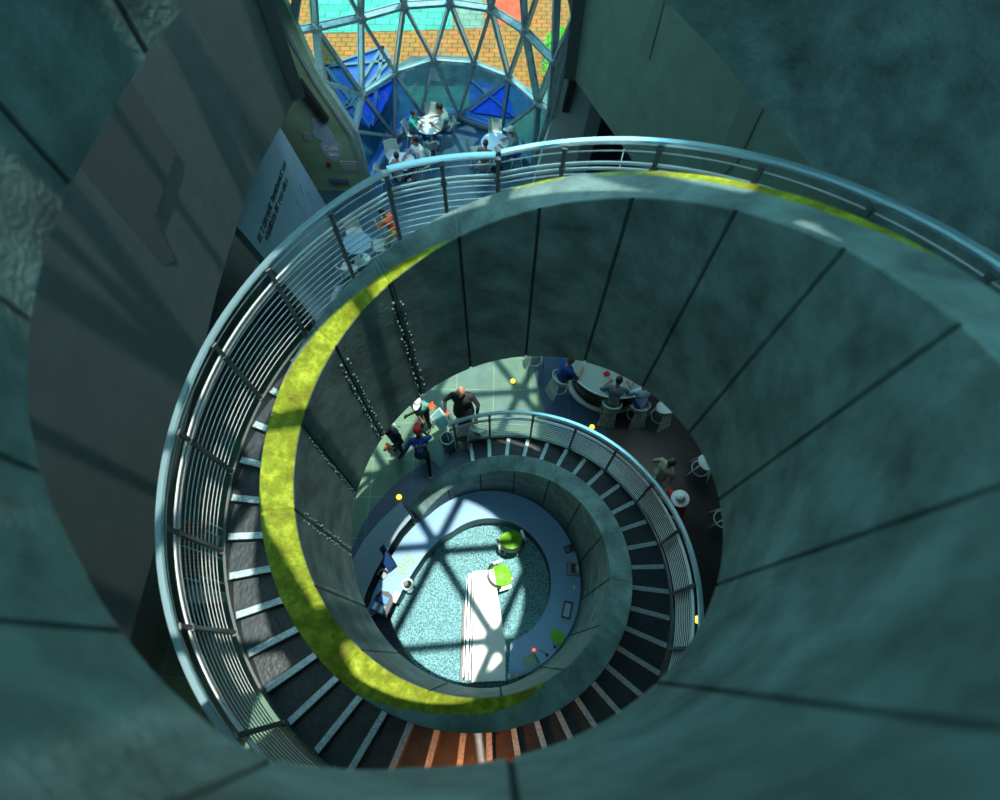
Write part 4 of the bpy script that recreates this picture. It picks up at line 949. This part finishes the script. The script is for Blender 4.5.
# ------------------------------------------------------------------ people
def ik(a, b, l1, l2, hint):
    d = b-a; L = min(d.length, (l1+l2)*.995); dn = d.normalized(); b = a+dn*L
    x = (l1*l1-l2*l2+L*L)/(2*L); h = math.sqrt(max(0, l1*l1-x*x)); hint = (hint-dn*hint.dot(dn)).normalized()
    return a+dn*x+hint*h, b
def person(label, x, y, z, face, pose, shirt, pants, skin, hair=None, hat=None, shoe=None, s=1., hands=None, long_sleeve=False, coat=False, head_tilt=0, lean=0, seat=.45, short=False, group=None):
    V = Vector
    root = thing('person', label, 'person', (x, y, z), face)
    if pose == 'sit':
        pel = V((0, 0, seat/s+.09)); kn = [V((sx*.12, .40, seat/s+.08)) for sx in (-1, 1)]; drop = min(.44, seat/s+.02)
        an = [V((sx*.12, .38+.05, max(.08, seat/s+.08-.43))) for sx in (-1, 1)]
    else:
        pel = V((0, 0, .93)); kn = [V((-.10, .06, .50)), V((.10, .02, .50))]; an = [V((-.11, .05, .08)), V((.11, -.06, .08))]
        if pose == 'walk': kn = [V((-.10, .17, .52)), V((.1, -.02, .5))]; an = [V((-.1, .26, .1)), V((.1, -.3, .14))]
    Lq = Matrix.Rotation(-R_(lean), 3, 'X')
    up = lambda v: pel + Lq @ V(v)
    waist = up((0, .0, .18)); chest = up((0, .01, .38)); nk = up((0, .0, .53)); hd = up((0, .035, .70))
    sh_ = [up((-.185, 0, .46)), up((.185, 0, .46))]
    hp = [pel+V((-.09, 0, 0)), pel+V((.09, 0, 0))]
    if hands is None: hands = [(-.26, .12, .0), (.26, .12, .0)]
    hnd = []; elb = []
    for i, sx in enumerate((-1, 1)):
        tgt = pel + V(hands[i]); e, h = ik(sh_[i], tgt, .29, .25, V((sx*.6, -.6, -.5))); elb.append(e); hnd.append(h)
    caps = []   # p, q, r0, r1, tagname
    def cap(p, q, r0, r1, m): caps.append((V(p), V(q), r0, r1, m))
    cap(pel+V((-.06, 0, 0)), pel+V((.06, 0, 0)), .125, .125, 'p'); cap(pel, waist, .135, .125, 's'); cap(waist+V((-.04, 0, 0)), waist+V((.04, 0, 0)), .115, .115, 's')
    cap(waist, chest, .125, .14, 's'); cap(chest+Lq @ V((-.07, 0, 0)), chest+Lq @ V((.07, 0, 0)), .135, .135, 's'); cap(sh_[0]+(chest-sh_[0])*.1, sh_[1]+(chest-sh_[1])*.1, .075, .075, 's')
    cap(nk-Lq @ V((0, 0, .03)), nk+(hd-nk)*.5, .058, .055, 'k')
    for i in (0, 1):
        cap(sh_[i], elb[i], .062, .045, 's'); cap(elb[i], hnd[i], .043, .027, 's' if long_sleeve else 'k')
        cap(hp[i], kn[i], .092, .062, 'p'); cap(kn[i], an[i], .06, .038, 'k' if short else 'p')
        cap(an[i]+V((0, -.04, -.03)), an[i]+V((0, .16, -.045)), .045, .036, 'o')
        # palm and fingers
        fd = (hnd[i]-elb[i]).normalized(); sd = fd.cross(V((0, 0, 1)));
        if sd.length < .1: sd = V((1, 0, 0))
        sd.normalize(); dn = fd.cross(sd).normalized()
        if dn.z > 0: dn = -dn
        pc = hnd[i]+fd*.04; cap(hnd[i], pc+fd*.03+sd*.02, .026, .02, 'k'); cap(hnd[i], pc+fd*.03-sd*.02, .026, .02, 'k')
        for j, ln in enumerate((.06, .072, .068, .052)):
            b0 = pc+fd*.035+sd*(.033-.022*j); b1 = b0+fd*ln*.55+dn*.012; b2 = b1+fd*ln*.35+dn*.03
            cap(b0, b1, .010, .009, 'k'); cap(b1, b2, .009, .008, 'k')
        ts = 1 if i == 0 else -1
        b0 = pc+sd*ts*.03-fd*.01; b1 = b0+sd*ts*.025+fd*.03+dn*.01; cap(b0, b1, .012, .011, 'k'); cap(b1, b1+fd*.028+dn*.012, .011, .009, 'k')
    if coat:
        cap(pel+V((-.05, 0, .0)), pel+V((-.06, .0, -.28)), .15, .17, 's'); cap(pel+V((.05, 0, .0)), pel+V((.06, .0, -.28)), .15, .17, 's')
    mb = MB()
    for p, q, r0, r1, m in caps:
        d = q-p; L = d.length; n = 12
        pts = [p]; rs = [r0]
        dn = d.normalized() if L > 1e-5 else V((0, 0, 1))
        P = []; Rr = []
        for k in range(4): a = pi/2*k/4; P.append(p-dn*r0*math.cos(a)); Rr.append(max(.0008, r0*math.sin(a)))
        P.append(p); Rr.append(r0); P.append(q); Rr.append(r1)
        for k in range(1, 5): a = pi/2*k/4; P.append(q+dn*r1*math.sin(a)); Rr.append(max(.0008, r1*math.cos(a)))
        mb.tube(P, Rr, n)
    HR = Matrix.Rotation(-R_(lean*.4+head_tilt), 3, 'X')
    H = lambda v: hd + HR @ V(v)
    mb.ell(hd, (.078, .098, .115), 16, 12, rot=HR); mb.ell(H((0, .03, -.065)), (.055, .062, .055), 12, 8, rot=HR)     # skull, jaw
    mb.ell(H((0, .105, -.01)), (.014, .022, .022), 8, 6, rot=HR); mb.ell(H((0, .094, -.052)), (.026, .014, .010), 8, 6, rot=HR)
    for sx in (-1, 1): mb.ell(H((sx*.082, -.005, -.01)), (.012, .02, .032), 8, 6, rot=HR)
    me = bpy.data.meshes.new('tmp'); me.from_pydata([tuple(v) for v in mb.v], [], mb.f)
    ob = bpy.data.objects.new('tmp', me); C.objects.link(ob)
    md = ob.modifiers.new('r', 'REMESH'); md.mode = 'VOXEL'; md.voxel_size = .0095
    ms = ob.modifiers.new('s', 'SMOOTH'); ms.iterations = 2; ms.factor = .5
    dg = bpy.context.evaluated_depsgraph_get(); me2 = bpy.data.meshes.new_from_object(ob.evaluated_get(dg))
    bpy.data.objects.remove(ob)
    shoe = shoe or black
    slot = {'s': 0, 'p': 1, 'k': 2, 'o': 3}
    for m_ in (shirt, pants, skin, shoe): me2.materials.append(m_)
    sl_z = []
    idx = []
    cp = [(p, q, q-p, (q-p).length_squared, r0, r1, slot[m]) for p, q, r0, r1, m in caps] 
    for poly in me2.polygons:
        c = poly.center; best = 9; bi = 2
        if (c-hd).length < .16: d0 = (c-hd).length-.115; best = d0; bi = 2
        for p, q, d, L2, r0, r1, sm_ in cp:
            v = c-p; t_ = 0 if L2 < 1e-9 else max(0, min(1, v.dot(d)/L2)); dd = (v-d*t_).length-(r0+(r1-r0)*t_)
            if dd < best: best = dd; bi = sm_
        idx.append(bi)
    me2.polygons.foreach_set('material_index', idx); me2.polygons.foreach_set('use_smooth', [True]*len(idx))
    me2.name = 'body'; body = bpy.data.objects.new('body', me2); C.objects.link(body); body.parent = root
    mbe = MB()
    for sx in (-1, 1): mbe.ell(H((sx*.032, .086, .005)), (.012, .010, .008), 8, 6, rot=HR)
    mbe.build('eyes', eye_m, root)
    if hair is not None:
        mh = MB(); n = 18
        G = []
        for i in range(9):
            row = []
            for k in range(n+1):
                a = 2*pi*k/n; front = max(0, math.sin(a)); lim = (105 - 62*front) if True else 100
                th = R_(lim*i/8); row.append(H((.088*math.sin(th)*math.cos(a), -.008+.106*math.sin(th)*math.sin(a), .008+.122*math.cos(th))))
            G.append(row)
        mh.grid(G); mh.build('hair', hair, root)
    if hat is not None:
        mh = MB(); G = []
        n = 18
        kind, hm = hat
        for i in range(7):
            th = R_(88*i/6); row = []
            for k in range(n+1): a = 2*pi*k/n; row.append(H((.098*math.sin(th)*math.cos(a), .115*math.sin(th)*math.sin(a), .03+.112*math.cos(th))))
            G.append(row)
        mh.grid(G)
        if kind == 'cap':
            mh.poly3([H((.09*math.cos(R_(a)), .03+.20*math.sin(R_(a)), .035)) for a in range(10, 171, 20)]+[H((-.07, .07, .035)), H((.07, .07, .035))], HR @ V((0, 0, 1)), .01)
        else:
            for r0, r1 in ((.09, .19),):
                B = [[H((r*math.cos(2*pi*k/n), r*1.08*math.sin(2*pi*k/n), .035-.02*(r-.09)/.1)) for k in range(n+1)] for r in (.09, .14, .19)]
                mh.grid(B); mh.grid([[p-HR @ V((0, 0, .008)) for p in r] for r in B])
        mh.build('hat', hm, root)
    root.scale = (s, s, s)
    return root, pel, Lq
nav = cloth('navy', (.015, .025, .05)); blk = cloth('black', (.02, .024, .028)); blu = cloth('blue', (.01, .05, .30)); wht = cloth('white', (.7, .75, .75)); gry = cloth('grey', (.12, .17, .19))
tea = cloth('teal', (.02, .30, .24)); jean = cloth('jeans', (.03, .06, .16)); khk = cloth('khaki', (.36, .36, .26)); org = cloth('orange', (.95, .10, .01)); redc = cloth('red', (.6, .02, .02)); yel = cloth('yellow', (.9, .5, .05)); drk = cloth('dark', (.025, .03, .035))
hbk = mat('hair_black', (.012, .01, .01), .5); hbr = mat('hair_brown', (.08, .04, .02), .5); hgr = mat('hair_grey', (.25, .2, .17), .6)
oran = mat('glove_orange', (.95, .16, .01), .5)
# lobby group
r1, pl_, lq = person('person in navy top with a white paper on the back beside the concrete edge', -2.35, 3.25, 0, R_(150), 'stand', nav, drk, skin_m, hair=hbk, hands=[(-.2, .3, .25), (.3, .15, .0)], long_sleeve=True, lean=5)
mb = MB(); mb.box((0, -.16, 1.28), (.2, .02, .16), rot=Matrix.Rotation(R_(-18), 3, 'X')); mb.build('back_label', paper, r1)
r2, _, _ = person('person in white cap and teal-patterned top facing the person in the blue T-shirt', -1.74, 3.95, 0, R_(172), 'stand', cloth('tealprint', (.12, .30, .28)), drk, skin_d, hat=('cap', wht), hands=[(.28, .32, .25), (-.1, .38, .3)], lean=6, s=.98)
r3, pel3, L3_ = person('person in royal blue T-shirt with pale back print and red cap, walking', -1.66, 2.80, 0, R_(8), 'walk', blu, drk, skin_d, hat=('cap', redc), shoe=wht, hands=[(-.28, .25, .25), (.1, .42, .35)], lean=26)
for i, (tx, zz) in enumerate((('CREW', 1.36), ('28', 1.25))):
    o = text(tx, .13 if i == 0 else .15, tuple(pel3 + L3_ @ Vector((0, -.152, (.40, .26)[i]))), (pi/2-R_(26), 0, 0), mat('print_pale', (.35, .45, .6), .7), r3, name='back_print')
r4, _, _ = person('large bald person in a long black coat standing behind the trolley', -.72, 4.0, 0, R_(178), 'stand', blk, drk, skin_l, hair=None, hands=[(-.30, .30, .1), (.34, .22, .1)], long_sleeve=True, coat=True, s=1.2)
for (x, y, z, lb) in ((-1.50, 3.97, 1.12, 'orange flower-like leaflet held by the person in the white cap'), (-1.15, 3.76, 1.15, 'bright orange flyer held by the person in the black coat'), (-2.45, 2.9, 1.0, 'orange ticket held by the person in navy')):
    mb = MB(); c = Vector((x, y, z))
    for k in range(5):
        a = k*1.256; d = Vector((math.cos(a), math.sin(a), .15)); e = Vector((-d.y, d.x, .1))
        mb.add([c, c+d*.07+e*.035, c+d*.13, c+d*.07-e*.035, c+Vector((0, 0, .015)), c+d*.07+Vector((0, 0, .03))], [(0, 1, 2, 3), (4, 1, 5), (4, 5, 3), (5, 1, 2), (5, 2, 3)])
    tag(mb.build('orange_leaflet', oran, weld=False), lb, 'leaflet')
# bar group
person('person in blue clothes seated at the upper left end of the bar', 1.76, 4.97, 0, R_(-60), 'sit', blu, jean, skin_l, hair=hbr, seat=.775, hands=[(-.2, .4, .3), (.2, .4, .3)], lean=12)
person('dark-haired person in grey shirt leaning both arms on the bar', 2.99, 4.26, 0, R_(-12), 'sit', gry, gry, skin_m, hair=hbk, seat=.775, hands=[(-.2, .36, .3), (.3, .42, .3)], lean=22)
person('person in blue and white shirt at the bar beside the dark-haired person', 3.69, 4.22, 0, R_(10), 'sit', cloth('bluewhite', (.32, .44, .56)), blu, skin_l, hair=hgr, seat=.775, hands=[(-.2, .42, .3), (.25, .36, .25)], lean=20, long_sleeve=True)
person('person in pale khaki clothes striding just outside the lower handrail', 3.95, 2.38, 0, R_(-60), 'walk', khk, khk, skin_l, hair=hbr, shoe=wht, lean=4)
person('person in red top and white sun hat right of the lower handrail', 4.12, 1.62, 0, R_(120), 'walk', redc, drk, skin_l, hat=('brim', wht), hands=[(-.2, .3, .3), (.3, .1, .05)])
# cafe group
person('person in bright orange-red top and yellow shorts leaning beside the blue-grey table', -3.0, 9.75, .02, R_(70), 'walk', org, yel, skin_m, hair=hbk, hands=[(-.15, .5, .3), (.2, .4, .2)], lean=20, s=.95, shoe=redc)
person('man in grey-teal shirt and blue trousers eating at the table nearest the glass', -1.66, 14.5, .02, R_(95), 'sit', cloth('greyteal', (.14, .24, .25)), jean, skin_m, hair=hbk, seat=.5, s=1.18, hands=[(-.2, .42, .3), (.15, .4, .28)], lean=15)
person('child in a green T-shirt seated at the table nearest the glass', -2.9, 14.48, .02, R_(-90), 'sit', tea, jean, skin_m, hair=hbk, seat=.47, s=.9, hands=[(-.15, .42, .38), (.15, .42, .38)], lean=10)
person('man in a white T-shirt seated facing the left table', -2.46, 13.02, .02, R_(125), 'sit', wht, jean, skin_m, hair=hbk, seat=.49, s=1.14, hands=[(-.2, .36, .2), (.2, .36, .2)], lean=8, short=True)
person('dark-haired person at the left table with head bent over it', -3.1, 12.2, .02, R_(5), 'sit', gry, nav, skin_m, hair=hbk, seat=.47, hands=[(-.2, .4, .3), (.2, .4, .3)], lean=18)
person('woman in pale cap and teal top seated at the right-hand table', .60, 13.42, .02, R_(85), 'sit', cloth('greyteal', (.14, .24, .25)), blu, skin_m, hat=('cap', cloth('palecap', (.4, .52, .5))), seat=.49, s=1.15, hands=[(-.2, .4, .3), (.2, .35, .25)], lean=10)
person('person with pale shorts seated in front of the right-hand table behind the handrail', -.42, 12.85, .02, R_(-15), 'sit', cloth('brownshirt', (.10, .06, .05)), cloth('paleshorts', (.35, .45, .45)), skin_l, hair=hbr, seat=.47, hands=[(-.15, .42, .28), (.25, .48, .28)], lean=12, short=True)
# two stair users far left behind rods omitted: nothing of them shows
# ------------------------------------------------------------------ lights
sun = bpy.data.lights.new('sun', 'SUN'); sun.energy = 6.5; sun.angle = R_(.53); sun.color = (1, .97, .84)
so = bpy.data.objects.new('sun', sun); C.objects.link(so)
d = Vector((-math.cos(R_(85.6)), -.012, -math.sin(R_(85.6)))); so.rotation_euler = d.to_track_quat('-Z', 'Y').to_euler()
w = bpy.data.worlds.new('world'); bpy.context.scene.world = w; w.use_nodes = True
bg = w.node_tree.nodes['Background']; bg.inputs[0].default_value = (.36, .74, .84, 1); bg.inputs[1].default_value = 5.0
pt = bpy.data.lights.new('added_warm_spot', 'SPOT'); pt.spot_size = R_(128); pt.spot_blend = .5; pt.energy = 260; pt.color = (1, .24, .04); pt.shadow_soft_size = .12  # added spot below the unseen lamp, colours the treads orange
po = bpy.data.objects.new('added_warm_spot', pt); C.objects.link(po); po.location = pol(183, 3.72, 5.45) + Vector((0, 0, -.2))

for nm, loc, sz_, en in (('cafe_fill_light', (-3.2, 10.6, 5.3), 1.6, 85), ('gallery_fill_light', (5.2, 4.5, 5.4), 1.2, 22)):  # added fill lights under the ceilings, no fixtures there
    al = bpy.data.lights.new(nm, 'AREA'); al.energy = en; al.size = sz_; al.color = (.80, .95, 1.0); ao = bpy.data.objects.new(nm, al); C.objects.link(ao); ao.location = loc
# ------------------------------------------------------------------ camera
cam = bpy.data.cameras.new('camera'); co = bpy.data.objects.new('camera', cam); C.objects.link(co)
cx, sx = math.cos(ROT[0]), math.sin(ROT[0]); cr, sr = math.cos(ROT[1]), math.sin(ROT[1])
M = Matrix(((1, 0, 0), (0, cx, -sx), (0, sx, cx))) @ Matrix(((cr, -sr, 0), (sr, cr, 0), (0, 0, 1)))
co.matrix_world = Matrix.Translation(CAM) @ M.to_4x4()
cam.sensor_width = 36; cam.lens = FPX*36/1000; cam.clip_start = .02; cam.clip_end = 200
cam.dof.use_dof = True; cam.dof.focus_distance = 10; cam.dof.aperture_fstop = .65
sc = bpy.context.scene; sc.camera = co
sc.view_settings.view_transform = 'Standard'; sc.view_settings.look = 'None'; sc.view_settings.exposure = 0; sc.view_settings.gamma = 1
try: sc.view_settings.use_curve_mapping = False
except Exception: pass
